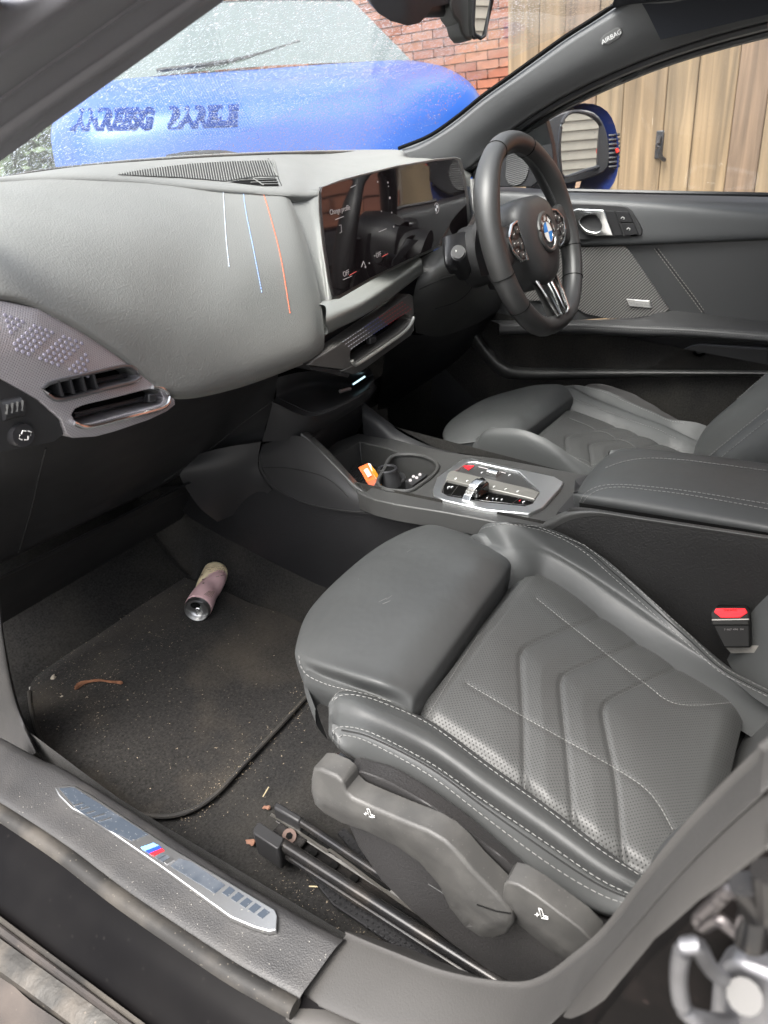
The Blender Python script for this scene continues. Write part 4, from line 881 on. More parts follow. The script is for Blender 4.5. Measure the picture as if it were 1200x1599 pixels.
# inserted black socket bottle in the near cup holder
sk0 = Z(611, 760, .56); dxy = V3(0, 0, 1)
cap = empty('black_capped_holder', sk0, 'squat black faceted holder with a round cap standing in the near cup holder', 'cup holder insert')
t8 = [Z(607, 757, .582)+V3(math.cos(a)*.036, math.sin(a)*.034, 0) for a in np.arange(.3, 6.5, math.pi/4)][:8]
pr_ = prism('holder_body', [p+V3(0, 0, -.03) for p in t8], V3(0, 0, .045), dark_pl, cap, .004)
cc_ = Z(606, 742, .606)
tube('holder_neck', [cc_+V3(0, 0, -.016), cc_, cc_+V3(0, 0, .006), cc_+V3(0, 0, .011)], [.026, .021, .019, .0185], dark_pl, cap, 28)
tube('cap_ring', [cc_+V3(math.cos(a)*.0155, math.sin(a)*.0155, .012) for a in np.linspace(0, 6.28, 30)[:-1]], .0026, darktrim, cap, 8, closed=True)
tube('cap_well', [cc_+V3(0, 0, .0105), cc_+V3(0, 0, .0116)], .014, void, cap, 24)
# usb blanking plate
us = panel('socket_plate', [(633, 751), (655, 738), (668, 741), (645, 758)], lambda u, v: Z(u, v, .612), dark_pl, con, back=V3(0, 0, -.02), g=10)
for u, v in ((641, 750), (651, 746), (646, 744), (656, 741)): tube('socket_symbol', [Z(u, v, .613), Z(u, v, .6137)], .0028, litdim, us, 10)
# shifter panel
zr = .618
RI = [(689, 768), (692, 760), (697, 750), (701, 742), (730, 722), (742, 721), (810, 736), (841, 765), (843, 769), (832, 786), (820, 790), (760, 784), (700, 774)]
ringo = panel('chrome_surround', RING, lambda u, v: Z(u, v, zr+.003), mat('polished_surround', (.74, .75, .75), .38, metal=1, bump=('noise', 40, .05, .002)), con, holes=[RI], back=V3(0, 0, -.008), g=8, bev=.0015)
inner = panel('shifter_panel', RI, lambda u, v: Z(u, v, zr-.001), mat('shifter_panel_black', (.035, .035, .035), .4), con, back=V3(0, 0, -.01), g=10)
wedge = [(699, 740), (706, 734), (790, 754), (826, 762), (843, 768), (835, 779), (780, 766), (755, 762), (697, 748)]
panel('satin_wedge', wedge, lambda u, v: Z(u, v, zr+.004), mat('wedge_satin', (.20, .195, .18), .38, metal=.4), inner, back=V3(0, 0, -.006), g=8, bev=.0012)
bk = panel('gloss_button_row', [(693, 752), (742, 763), (748, 766), (836, 781), (826, 789), (756, 782), (693, 771)], lambda u, v: Z(u, v, zr+.001), gloss, inner, back=V3(0, 0, -.006), g=10, bev=.0006)
for a, b in (((717, 757), (704, 774)), ((812, 777), (798, 788))): tube('button_gap', [Z(*a, zr+.0016), Z(*b, zr+.0016)], .0005, grey_pl, bk, 4)
tri = [(723, 727), (741, 727), (732, 734)]
panel('hazard_triangle', tri, lambda u, v: Z(u, v, zr+.0004), red, inner, back=V3(0, 0, -.001), g=6)
rk = tube('roller_knob', [Z(764, 738, zr+.001), Z(779, 742, zr+.001)], .0085, chrome, inner, 20)
tube('roller_slot', [Z(748, 729, zr+.0005), Z(790, 739, zr+.0005)], .0008, litdim, inner, 4)
for u, v, s, z in ((753, 738, .006, .0008), (796, 742, .006, .0008), (712, 747.5, .005, .0055), (730, 751, .005, .0055), (772, 760, .006, .0055), (790, 764, .006, .0055), (809, 767.5, .006, .0055), (701, 761, .008, .002), (706, 760.5, .006, .002), (784, 780, .004, .002), (770, 778.5, .003, .002), (761, 777.5, .003, .002), (818, 784, .007, .002), (776, 779, .003, .002)):
    c = Z(u, v, zr+z); tube('button_symbol', [c+V3(-s*.45, 0, 0), c+V3(s*.1, s*.25, 0), c+V3(s*.45, -s*.1, 0)], .0008, lit if z < .005 else white, inner, 4)
tube('button_symbol', [Z(811, 782, zr+.002), Z(813, 781, zr+.002)], .0008, red, inner, 4)
# gear selector
selm = mat('selector_chrome', (.70, .70, .69), .2, metal=1)
sel = surf('gear_selector', [[Z(722, 782, zr+.002), Z(734, 785, zr+.002)], [Z(727, 771, zr+.008), Z(738, 774, zr+.008)], [Z(733, 759, zr+.022), Z(745, 762, zr+.022)], [Z(744, 750, zr+.027), Z(756, 753, zr+.027)], [Z(748, 751, zr+.024), Z(757, 755, zr+.024)]], 20, 8, selm, con)
solid(sel, .006); bevel(sel, .0015)
prism('selector_body', [Z(u, v, zr+.003) for u, v in ((737, 778), (746, 781), (765, 768), (756, 758), (744, 762))], V3(0, 0, .017), gloss, con, .003)
# console side below the deck, near side
ed = [X(u, v, -.118) for u, v in ((405, 700), (440, 706), (475, 690))]
side_rows = [
 [X(u, v, x) for u, v, x in ((410, 694, -.12), (472, 682, -.118), (530, 738, -.118), (560, 769, -.118), (620, 788, -.118), (690, 800, -.118), (760, 813, -.118), (815, 825, -.118), (838, 830, -.114))],
 [X(u, v, x) for u, v, x in ((405, 712, -.128), (440, 716, -.128), (505, 755, -.128), (550, 782, -.126), (612, 796, -.124), (690, 808, -.124), (760, 821, -.123), (815, 833, -.121), (838, 838, -.115))],
 [X(u, v, x) for u, v, x in ((404, 730, -.130), (424, 760, -.130), (470, 784, -.130), (520, 797, -.128), (600, 806, -.126), (690, 820, -.126), (760, 833, -.125), (815, 846, -.121), (838, 850, -.115))]]
sd1 = surf('console_side', side_rows, 24, 90, dark_pl, con, f=cr)
side_low = [[p+V3(.004, 0, 0) for p in side_rows[2]],
 [X(u, v, x) for u, v, x in ((340, 750, -.125), (380, 790, -.125), (440, 830, -.125), (500, 850, -.124), (590, 860, -.122), (690, 870, -.12), (760, 880, -.12), (830, 890, -.12), (900, 900, -.12))],
 [X(u, v, x) for u, v, x in ((245, 762, -.122), (300, 810, -.122), (400, 865, -.122), (480, 905, -.12), (590, 960, -.12), (690, 1000, -.12), (760, 1020, -.12), (830, 1040, -.12), (900, 1060, -.12))]]
sd2 = surf('console_lower_side', side_low, 24, 60, black_pl, con)
side_front = [[X(u, v, -.13) for u, v in ((408, 690), (404, 712), (405, 735), (425, 765))], [Y(u, v, .95) for u, v in ((345, 700), (345, 730), (360, 760), (390, 792))], [Y(u, v, 1.02) for u, v in ((290, 715), (280, 740), (310, 790), (340, 815))]]
surf('console_front_side', side_front, 12, 16, dark_pl, con)
line('side_seam', [(407, 702), (409, 728), (425, 755), (462, 780), (520, 795), (600, 803), (700, 819), (830, 845)], [sd1, sd2], gmat, con, .0014)
line('side_seam', [(410, 730), (450, 731), (500, 742), (528, 760), (545, 778)], [sd1], gmat, con, .0012)
# console rear body below the armrest
rb = [[X(u, v, -.112) for u, v in ((838, 826), (852, 818), (880, 800), (905, 792), (1000, 806), (1100, 822), (1240, 846))],
      [X(u, v, -.116) for u, v in ((835, 832), (860, 822), (890, 808), (912, 802), (1000, 815), (1100, 832), (1240, 856))],
      [X(u, v, -.116) for u, v in ((832, 840), (870, 850), (930, 860), (990, 870), (1060, 890), (1130, 900), (1240, 920))],
      [X(u, v, -.110) for u, v in ((832, 960), (880, 1000), (950, 1040), (1000, 1060), (1080, 1090), (1150, 1130), (1240, 1180))]]
surf('console_rear_side', rb, 30, 60, console_pl, con)
surf('armrest_bracket', [[X(u, v, -.113) for u, v in ((838, 826), (856, 812), (885, 798), (925, 796), (1000, 806), (1240, 842))], [X(u, v, -.119) for u, v in ((836, 830), (858, 818), (888, 804), (930, 800), (1000, 810), (1240, 846))], [X(u, v, -.117) for u, v in ((842, 836), (862, 827), (892, 812), (932, 806), (1000, 814), (1240, 851))]], 10, 20, grey_pl, con)
surf('armrest_gap', [[X(u, v, -.105) for u, v in ((905, 785), (1000, 800), (1240, 838))], [X(u, v, -.105) for u, v in ((905, 800), (1000, 815), (1240, 856))]], 4, 10, void, con)
obj('console_core', [V3(-.11, .45, .3), V3(.11, .45, .3), V3(.11, -.4, .3), V3(-.11, -.4, .3), V3(-.11, .33, .645), V3(.11, .33, .645), V3(.11, -.4, .645), V3(-.11, -.4, .645)], [(0, 1, 5, 4), (1, 2, 6, 5), (0, 4, 7, 3), (4, 5, 6, 7), (2, 3, 7, 6)], dark_pl, con, False)
obj('console_far_side', [V3(.12, 1.2, .28), V3(.12, .3, .28), V3(.12, .3, .60), V3(.12, .63, .59), V3(.12, .83, .66), V3(.12, 1.2, .70)], [(0, 1, 2, 3, 4, 5)], dark_pl, con, False)
# armrest
arm = empty('armrest', (0, .1, .66), 'padded grey leather armrest with double white stitching behind the shifter panel', 'armrest')
def arow(y, dz=0, w=1, zt=.700, zb=.655):
    return [V3(.088*w, y, zb+dz), V3(.094*w, y, zb+.02+dz), V3(.082*w, y, zt-.008+dz), V3(.05*w, y, zt-.001+dz), V3(0, y, zt+.002+dz), V3(-.05*w, y, zt-.001+dz), V3(-.082*w, y, zt-.008+dz), V3(-.096*w, y, zb+.02+dz), V3(-.090*w, y, zb+dz)]
rows = [[V3(x, .312, .660) for x in (.07, .06, .04, .02, 0, -.02, -.04, -.06, -.07)], arow(.318, .0, .86, .664, .645), arow(.308, 0, .94, .674, .646), arow(.285, 0, 1, .682, .648), arow(.23, 0, 1.02, .687, .650), arow(.1, 0, 1.03, .689, .652), arow(-.3, 0, 1.03, .689, .652)]
am = surf('armrest_pad', rows, 60, 50, leather, arm, sharp=80)
stitches('top_stitching', [(946, 731), (975, 721), (1010, 716), (1060, 718), (1120, 725), (1210, 737)], [am], thread, arm, .006, .0042)
stitches('side_stitching', [(906, 783), (915, 770), (935, 760), (965, 757), (1010, 760), (1080, 768), (1210, 789)], [am], thread, arm, .006, .0042)
stitches('side_stitching', [(909, 787), (920, 774), (940, 764), (970, 761), (1010, 765), (1080, 774), (1210, 797)], [am], thread, arm, .006, .0042)
panel('armrest_catch', [(898, 749), (932, 737), (935, 744), (912, 762), (905, 758)], lambda u, v: Z(u, v, .635), darktrim, con, back=V3(0, 0, -.02), g=8)

# ================================================================ DRIVER DOOR
door = empty('driver_door', (.75, .3, .3), 'closed driver door with speaker grille, chrome handle and ledge beyond the steering wheel', 'car door')
def xr(x, L): return [X(u, v, x) for u, v in L]
top = surf('door_top', [xr(.735, [(700, 290), (800, 292), (885, 298), (1000, 300), (1200, 304), (1300, 307)]), xr(.70, [(705, 297), (800, 298), (885, 306), (1000, 311), (1200, 322), (1300, 328)]), xr(.682, [(710, 306), (800, 306), (885, 316), (1000, 322), (1200, 337), (1300, 344)]),
   xr(.680, [(720, 330), (800, 340), (885, 350), (1000, 352), (1200, 358), (1300, 360)]), xr(.684, [(720, 378), (800, 384), (890, 380), (1000, 378), (1200, 371), (1300, 368)]), xr(.70, [(720, 386), (800, 392), (890, 386), (1000, 383), (1200, 375), (1300, 372)])], 40, 60, mat('door_top_plastic', (.058, .06, .062), .5, bump=('grain', 700, .35, .0006)), door)
mida = surf('door_leather_panel', [xr(.705, [(700, 385), (890, 385), (1000, 382), (1200, 374), (1300, 370)]), xr(.702, [(720, 440), (890, 440), (1000, 435), (1200, 440), (1300, 440)]), xr(.700, [(740, 500), (890, 500), (1000, 495), (1200, 505), (1300, 508)])], 20, 40, mat('door_leather', (.020, .021, .022), .5, bump=('noise', 700, .15, .0006)), door)
spk = weave(mat('speaker_mesh', (.012, .012, .012), .45, metal=.1), 62, (.16, .155, .15))
panel('speaker_grille', [(780, 388), (890, 387), (930, 385), (976, 385), (985, 396), (1046, 484), (1030, 491), (990, 497), (950, 498), (915, 490), (880, 470), (800, 470)], lambda u, v: X(u, v, .694), spk, door, back=V3(.006, 0, 0), g=14, bev=.001)
bdg = panel('speaker_badge', [(978, 467), (1014, 470), (1017, 481), (983, 478)], lambda u, v: X(u, v, .689), alu, door, back=V3(.004, 0, 0), g=8, bev=.0006)
text('badge_lettering', 'harman kardon', .0075, X(998, 474.5, .6885), X(1014, 476, .69)-X(983, 472, .69), V3(0, 0, 1), mat('etched_grey', (.25, .25, .25), .5), bdg, .0001)
stitches('door_stitching', [(1022, 388), (1050, 425), (1080, 465), (1097, 488)], [mida], mat('grey_door_thread', (.22, .21, .19), .8), door, .007, .005, .0013); stitches('door_stitching', [(1028, 388), (1056, 425), (1086, 465), (1102, 488)], [mida], mat('grey_door_thread2', (.22, .21, .19), .8), door, .007, .005, .0013)
line('door_seam', [(1024, 387), (1052, 424), (1083, 465), (1100, 489)], [mida], gmat, door, .001)
ldg = surf('door_ledge', [xr(.700, [(760, 500), (895, 500), (1000, 495), (1046, 485), (1200, 503), (1300, 512)]), xr(.660, [(770, 502), (895, 500), (1000, 499), (1060, 500), (1200, 512), (1300, 520)]), xr(.635, [(780, 506), (895, 504), (1000, 508), (1080, 511), (1200, 520), (1300, 527)]), xr(.628, [(780, 512), (895, 510), (1000, 515), (1080, 518), (1200, 528), (1300, 535)]), xr(.635, [(780, 522), (895, 520), (1000, 524), (1080, 526), (1200, 535), (1300, 542)]), xr(.69, [(780, 524), (895, 522), (1000, 526), (1080, 528), (1200, 537), (1300, 544)])], 36, 60, leather_side, door)
for dv_ in (0, 6): stitches('ledge_stitching', [(897, 506+dv_), (1000, 510+dv_), (1080, 513+dv_), (1210, 522+dv_)], [ldg], thread_dark, door, .0055, .004, .0011)
surf('door_pocket', [xr(.715, [(680, 500), (895, 515), (1000, 520), (1200, 530), (1300, 535)]), xr(.72, [(690, 540), (860, 545), (1000, 548), (1200, 555), (1300, 560)]), xr(.715, [(720, 570), (860, 578), (1000, 580), (1200, 583), (1300, 585)])], 12, 20, black_pl, door)
pk = panel('pocket_wedge', [(1002, 578), (1080, 540), (1092, 538), (1200, 545), (1200, 584), (1010, 582)], lambda u, v: X(u, v, .70), dark_pl, door, back=V3(.015, 0, 0), g=20, bev=.003)
rdge = surf('pocket_rim', [xr(.70, [(700, 470), (735, 500), (760, 535), (785, 562), (815, 573), (900, 575), (1000, 577), (1150, 578), (1300, 580)]), xr(.672, [(700, 478), (731, 504), (756, 540), (783, 569), (815, 579), (900, 580), (1000, 580), (1150, 581), (1300, 583)]), xr(.672, [(699, 490), (727, 512), (750, 546), (780, 578), (813, 588), (900, 588), (1000, 586), (1150, 585), (1300, 586)]), xr(.70, [(698, 498), (724, 520), (746, 552), (778, 585), (812, 593), (900, 592), (1000, 589), (1150, 588), (1300, 589)])], 20, 90, grey_pl, door)
surf('door_lower_panel', [xr(.71, [(690, 480), (760, 570), (815, 588), (1000, 585), (1300, 586)]), xr(.70, [(680, 560), (760, 640), (815, 660), (1000, 680), (1300, 690)]), xr(.69, [(670, 640), (760, 690), (815, 720), (1000, 760), (1300, 780)])], 14, 24, black_pl, door)
# handle and switches
HB = rr_slot([(886, 322), (900, 318), (950, 320), (978, 323), (990, 335), (1002, 356), (1003, 366), (990, 370), (940, 372), (893, 374), (885, 350)], 36)
hb = panel('handle_bezel', HB, lambda u, v: X(u, v, .677), dark_pl, door, back=V3(.004, 0, 0), g=10, bev=.0015)
HS = rr_slot([(905, 344), (917, 336), (931, 337), (940, 352), (935, 362), (920, 361), (910, 354)], 24)
panel('handle_pull', [(888, 330), (902, 326), (943, 328), (958, 368), (930, 368), (915, 366), (902, 352), (893, 342)], lambda u, v: X(u, v, .672-.006*math.sin(max(0, min(1, (u-888)/70))*3.14)), chrome, door, holes=[HS], back=V3(.003, 0, 0), hback=V3(.02, 0, 0), g=6, bev=.0015, floor='handle_well', floorm=void)
for P4 in ([(945, 329), (960, 330), (973, 368), (960, 368)], [(962, 330), (981, 331), (989, 347), (969, 347)], [(970, 349), (990, 349), (997, 366), (976, 368)]):
    panel('lock_switch', P4, lambda u, v: X(u, v, .673), black_pl, door, back=V3(.004, 0, 0), g=8, bev=.0008)
for u, v in ((973, 341), (982, 358)):
    c = X(u, v, .6722); tube('switch_symbol', [c+V3(0, .004, 0), c+V3(0, .001, .003), c+V3(0, -.003, .001), c+V3(0, -.002, -.002)], .0006, white, hb, 4)
# side glass, mirror sail with tweeter, black frame
surf('side_window', [[X(u, v, .715) for u, v in ((740, 290), (900, 296), (1100, 301), (1300, 306))], [X(u, v, .66) for u, v in ((800, 205), (910, 140), (1060, 75), (1260, 15))]], 10, 16, wetside, door)
tube('window_seal', xr(.708, [(860, 297), (1000, 300), (1200, 304), (1300, 307)]), .0045, darktrim, door, 6, 30)
panel('mirror_sail', [(768, 232), (800, 205), (845, 172), (852, 186), (862, 225), (866, 262), (830, 292), (770, 292), (735, 290), (740, 264)], lambda u, v: X(u, v, .685), darktrim, door, back=V3(.02, 0, 0), g=14, bev=.002)
tw_ = weave(mat('tweeter_mesh', (.02, .02, .02), .45), 80, (.10, .10, .10), .2)
panel('tweeter_grille', rr_slot([(790, 262), (792, 243), (806, 232), (820, 240), (826, 262), (818, 284), (800, 290), (790, 280)], 24), lambda u, v: X(u, v, .682), tw_, door, back=V3(.003, 0, 0), g=8, bev=.001)
# door mirror
mir = empty('door_mirror', (.95, .7, 1.05), 'driver side door mirror in blue and black with a shutter reflected in its glass', 'door mirror')
def mxy(x): return lambda u, v: X(u, v, x)
def ell(L, n=36): return [tuple(p) for p in cr(L, n, True)]
CAPo = ell([(836, 216), (850, 186), (885, 166), (925, 162), (952, 178), (965, 215), (966, 260), (955, 292), (930, 308), (880, 310), (850, 296), (838, 260)])
cy0 = X(905, 235, .96)
def capsurf(L, x, k, dx, dy): 
    c = X(905, 238, x); return [c+(X(u, v, x)-c)*k+V3(dx, dy, 0) for u, v in L]
rings = [capsurf(CAPo, .95, 1.0, 0, 0), capsurf(CAPo, .95, 1.0, .01, .012), capsurf(CAPo, .95, .97, .03, .05), capsurf(CAPo, .95, .85, .05, .085), capsurf(CAPo, .95, .55, .06, .105), capsurf(CAPo, .95, .05, .062, .112)]
V = [p for r in rings for p in r]; obj('mirror_cap', V, gridfaces(6, len(CAPo), True), mat('dark_blue_cap', (.005, .016, .09), .3), mir)
BLK = ell([(838, 222), (852, 192), (885, 174), (918, 172), (938, 184), (950, 215), (952, 250), (944, 268), (915, 280), (880, 288), (858, 284), (842, 262)])
GLo = ell([(877, 272), (874, 230), (878, 192), (890, 176), (912, 176), (932, 186), (942, 205), (942, 240), (938, 258), (915, 266), (893, 274), (882, 277)])
panel('mirror_housing', BLK, lambda u, v: X(u, v, .945), darktrim, mir, back=V3(.02, .02, 0), g=14, bev=.003)
gm = ray(910, 225).normalized(); rf_ = V3(.10, -1, -.03).normalized(); nn = (rf_-gm).normalized()
gc = X(910, 226, .905)
glm = panel('mirror_glass', [tuple(p) for p in GLo], lambda u, v: PL(u, v, gc, nn), mirror_m, mir, back=V3(.004, .004, 0), g=14)
tube('glass_rim', [PL(u, v, gc+V3(-.001, -.001, 0), nn) for u, v in GLo], .004, darktrim, mir, 6, closed=True)
for i in range(8):
    v0 = 212+i*7
    tube('black_fin', [X(951, v0, .948), X(962, v0-1, .955), X(967, v0-2, .965)], .0035, darktrim, mir, 6)
tube('indicator_lens', [X(963, 232, .95), X(965, 238, .95)], .004, mat('red_lens', (.6, .03, .02), .3), mir, 8)
obj('pale_sticker', [X(900, 284, .944), X(908, 283, .944), X(905, 293, .944), X(898, 294, .944)], [(0, 1, 2, 3)], mat('sticker', (.6, .4, .28), .6), mir, False)
tube('mirror_arm', [X(870, 290, .93), X(850, 296, .84), X(835, 296, .75)], .022, darktrim, mir, 10, 10)

# ================================================================ STEERING WHEEL
sw = empty('steering_wheel', (.36, .575, .95), 'black leather steering wheel with round badge and chrome spoke inserts on the driver side', 'steering wheel')
WC = V3(.372, .572, .950); tilt = math.radians(17)
wx = V3(1, 0, 0); wy = V3(0, math.sin(tilt), math.cos(tilt)); wn = V3(0, -math.cos(tilt), math.sin(tilt))  # wn towards the driver
def Wp(x, y, z=0): return WC+wx*x+wy*y+wn*z
rimpts = []
for i in range(96):
    t = i/96*2*math.pi; r = .172; x = math.sin(t)*r; y_ = math.cos(t)*r
    if y_ < -.160: y_ = -.160-(abs(y_)-.160)*.5
    rimpts.append((x, y_))
RV = [Wp(x, y) for x, y in rimpts]; rr_ = [.0190+.0030*math.exp(-((abs(x)-.14)**2+(y-.09)**2)/.002) for x, y in rimpts]
rim = tube('rim', RV, rr_, rwhite, sw, 20, closed=True, up=wn, sx=.95, sy=1.1)
def rimseam(k):
    p = RV[k]; d = (RV[(k+1) % 96]-RV[k-1]).normalized(); s = d.cross(wn).normalized()
    tube('rim_seam', [p+(s*math.cos(a)*.95+wn*math.sin(a)*1.1)*(rr_[k]+.0003) for a in np.linspace(0, 6.28, 22)[:-1]], .0009, void, sw, 5, closed=True)
for k in (6, 90, 34, 62, 28, 68): rimseam(k)
inn = []
for k in list(range(72, 96))+list(range(0, 25)):
    p = RV[k % 96]; c_ = (WC-p).normalized(); q = p+c_*(rr_[k % 96]+.0004); d = (RV[(k+1) % 96]-RV[(k-1) % 96]).normalized()
    for j in (0, .33, .66): inn.append(tube_vf([q+d*j*.011+wn*.002, q+d*(j*.011+.003)-wn*.002], .0007, 4))
v, f = join(inn); obj('rim_stitching', v, f, thread_dark, sw)
# airbag hub
def hubrow(k, z, dy=0): 
    L = [(0, .072), (.050, .069), (.080, .045), (.080, 0), (.064, -.045), (.038, -.083), (0, -.094), (-.038, -.083), (-.064, -.045), (-.080, 0), (-.080, .045), (-.050, .069)]
    return [Wp(p[0]*k, p[1]*k+dy, z) for p in cr([(a, b, 0) for a, b in L], 48, True)]
hr = [hubrow(.9, -.085), hubrow(1.0, -.05), hubrow(1.02, -.01), hubrow(.98, .008), hubrow(.86, .020), hubrow(.6, .026), hubrow(.3, .028), hubrow(.02, .0285)]
hub = obj('airbag_cover', [p for r in hr for p in r], gridfaces(8, 48, True), mat('hub_plastic', (.032, .032, .033), .45, bump=('grain', 1000, .3, .0005)), sw)
bc = Wp(0, 0, .0285)
def disc(name, r, z, m, par, n=36, a0=0, a1=2*math.pi, zz=.001, r0=0):
    full = abs(a1-a0-2*math.pi) < .01
    ang = np.linspace(a0, a1, n, endpoint=not full)
    if full: pts = [Wp(math.cos(a)*r, math.sin(a)*r, z) for a in ang]
    else: pts = [Wp(0, 0, z)]+[Wp(math.cos(a)*r, math.sin(a)*r, z) for a in ang]
    return prism(name, pts, wn*zz, m, par)
tube('badge_ring', [Wp(math.cos(a)*.0335, math.sin(a)*.0335, .028) for a in np.linspace(0, 6.283, 40)[:-1]], .0045, grey_pl, hub, 8, closed=True)
bdgc = disc('badge', .0315, .0285, gloss, hub)
tube('badge_rim', [Wp(math.cos(a)*.0305, math.sin(a)*.0305, .030) for a in np.linspace(0, 6.283, 40)[:-1]], .0011, chrome, hub, 6, closed=True)
for q in range(4): disc('badge_quarter', .0185, .0297, badgeblue if q % 2 else white, hub, 10, q*math.pi/2+1e-3, (q+1)*math.pi/2, .0006)
tube('badge_circle', [Wp(math.cos(a)*.0190, math.sin(a)*.0190, .030) for a in np.linspace(0, 6.283, 40)[:-1]], .0007, chrome, hub, 5, closed=True)
for ch, a in (('B', 2.25), ('M', math.pi/2), ('W', .89)):
    d = Vector((math.cos(a), math.sin(a))); text('badge_letter', ch, .0115, Wp(d.x*.0247, d.y*.0247, .0300), wx*d.y-wy*d.x, wx*d.x+wy*d.y, white, hub, .0002, bold=.0004)
# spokes
for sg in (-1, 1):
    surf('side_spoke', [[Wp(sg*.055, .040, -.018), Wp(sg*.10, .034, -.012), Wp(sg*.160, .045, -.002)], [Wp(sg*.055, .036, .002), Wp(sg*.10, .028, .006), Wp(sg*.160, .036, .010)], [Wp(sg*.055, -.02, .004), Wp(sg*.10, -.022, .006), Wp(sg*.163, -.03, .010)], [Wp(sg*.055, -.028, -.015), Wp(sg*.10, -.03, -.01), Wp(sg*.163, -.04, -.002)]], 16, 14, rwhite, sw)
    q = [Wp(sg*a, b, .012) for a, b in ((.082, .036), (.106, .032), (.130, .014), (.130, -.008), (.106, -.030), (.078, -.034))]
    bez = tube('control_bezel', q+[q[0]], .0028, chrome, sw, 8)
    qq = [Wp(sg*a, b, .008) for a, b in ((.082, .035), (.105, .031), (.128, .013), (.128, -.007), (.105, -.028), (.078, -.032))]
    prism('control_pad', qq, wn*.003, darktrim, sw)
    for a, b, w, h in ((.092, .022, .016, .014), (.110, .016, .014, .014), (.088, -.003, .010, .022), (.103, 0, .013, .012), (.117, .001, .010, .014), (.094, -.022, .018, .012), (.111, -.014, .012, .012)):
        V, F = box_vf(Wp(sg*a, b, .0125), w*.9, .003, h*.9, Matrix((wx, -wn, wy)).transposed()); bevel(obj('control_button', V, F, grey_pl, sw), .0008)
        tube('control_symbol', [Wp(sg*a-.002, b, .0142), Wp(sg*a+.002, b+.001, .0142)], .0006, white, sw, 4)
# lower spoke with chrome V
lo = surf('lower_spoke', [[Wp(-.055, -.050, -.012), Wp(0, -.062, -.010), Wp(.055, -.050, -.012)], [Wp(-.045, -.09, -.004), Wp(0, -.09, -.003), Wp(.045, -.09, -.004)], [Wp(-.050, -.145, .008), Wp(0, -.145, .010), Wp(.050, -.145, .008)], [Wp(-.065, -.165, .006), Wp(0, -.168, .008), Wp(.065, -.165, .006)]], 16, 16, rwhite, sw)
for sg in (-1, 1):
    q = [Wp(sg*a, b, z) for a, b, z in ((.008, -.080, .006), (.044, -.078, .004), (.040, -.11, .012), (.030, -.150, .020), (.008, -.154, .021), (.008, -.11, .014))]
    tube('chrome_spoke_insert', q+[q[0]], .0028, chrome, sw, 8)
    prism('spoke_window', [p-wn*.002 for p in q], wn*.001, gloss, sw)
tube('steering_column', [Wp(0, 0, -.02), Wp(0, 0, -.14)], [.055, .06], dark_pl, sw, 24)

# ================================================================ INTERIOR MIRROR
im = empty('interior_mirror', (0, .45, 1.27), 'dark interior mirror head hanging from its stalk at the top of the windscreen', 'rear view mirror')
hs_ = [(572, -30), (580, 6), (592, 22), (612, 34), (638, 41), (656, 37), (668, 24), (676, 12), (710, 4), (720, -30)]
mh = panel('mirror_mount', hs_, lambda u, v: Y(u, v, .50+.0003*abs(u-640)), darktrim, im, back=V3(.02, .04, .03), g=12, bev=.006, seg=3)
panel('mirror_housing', [(706, -30), (704, 10), (710, 26), (718, 36), (722, 52), (730, 62), (738, 62), (744, 46), (742, -30)], lambda u, v: Y(u, v, .515), grey_pl, im, back=V3(.02, .03, 0), g=10, bev=.004, seg=3)
p0 = Y(752, 20, .50); gi = ray(752, 20).normalized(); ro = V3(.15, -1, -.05).normalized()
mg = panel('mirror_glass', [(741, -30), (738, 40), (740, 54), (750, 60), (756, 56), (768, 0), (770, -30)], lambda u, v: PL(u, v, p0, (ro-gi).normalized()), mirror_m, im, back=V3(.006, .012, 0), g=12)
tube('mirror_rim', [PL(u, v, p0, (ro-gi).normalized())+V3(0, -.001, 0) for u, v in ((741, -30), (738, 40), (740, 54), (750, 60), (756, 56), (768, 0), (770, -30))], .0025, darktrim, im, 6)
tube('mirror_stalk', [Y(650, 10, .53), Y(690, 10, .54), Y(720, 10, .53)], .012, darktrim, im, 10)
# ================================================================ SEATS
seat = empty('front_seat', (-.31, .2, .28), 'nearest seat, grey leather with chevron quilting, its side levers and rail in view', 'car seat', 'front seats')
SL_ = .30
def S(u, v, h=0): return PL(u, v, V3(0, .35, .565+h), V3(0, -SL_, 1))
# --- outboard bolster: vertical picture slices from inner seam over the crest to the shield
ST = [(519, 1090, 1104, 1128, 1142, 1150), (535, 1079, 1096, 1134, 1150, 1168), (580, 1086, 1112, 1147, 1163, 1197), (673, 1127, 1157, 1195, 1213, 1246), (760, 1190, 1218, 1256, 1278, 1311), (860, 1262, 1288, 1324, 1352, 1381), (940, 1322, 1346, 1378, 1399, 1422), (1000, 1364, 1383, 1405, 1418, 1432), (1070, 1404, 1420, 1440, 1452, 1466), (1180, 1480, 1490, 1510, 1525, 1540)]
brow = []
for i, (u, a, t, l, l2, e) in enumerate(ST):
    f = min(1, i/2.); k = .62 if i == 0 else 1
    brow.append([S(u+8, a+6, -.035), S(u, a, .004*f), S(u, a+(t-a)*.45, .020*f), S(u, t, .026*f-.002*(1-f)), S(u, (t+l)/2, .024*f-.006*(1-f)), X(u, l, -.566), X(u, l+2, -.567), X(u, l2, -.572), X(u, e, -.578), X(u, e+6, -.575)])
bol = surf('side_bolster', brow, 110, 60, leather, seat, sharp=80)
nose = [brow[0], [p.lerp(X(519, 1140, -.56), .35)+V3(.004, .008, -.004) for p in brow[0]], [p.lerp(X(530, 1150, -.55), .8)+V3(.01, .006, -.01) for p in brow[0]]]
surf('bolster_nose', nose, 8, 60, leather, seat)
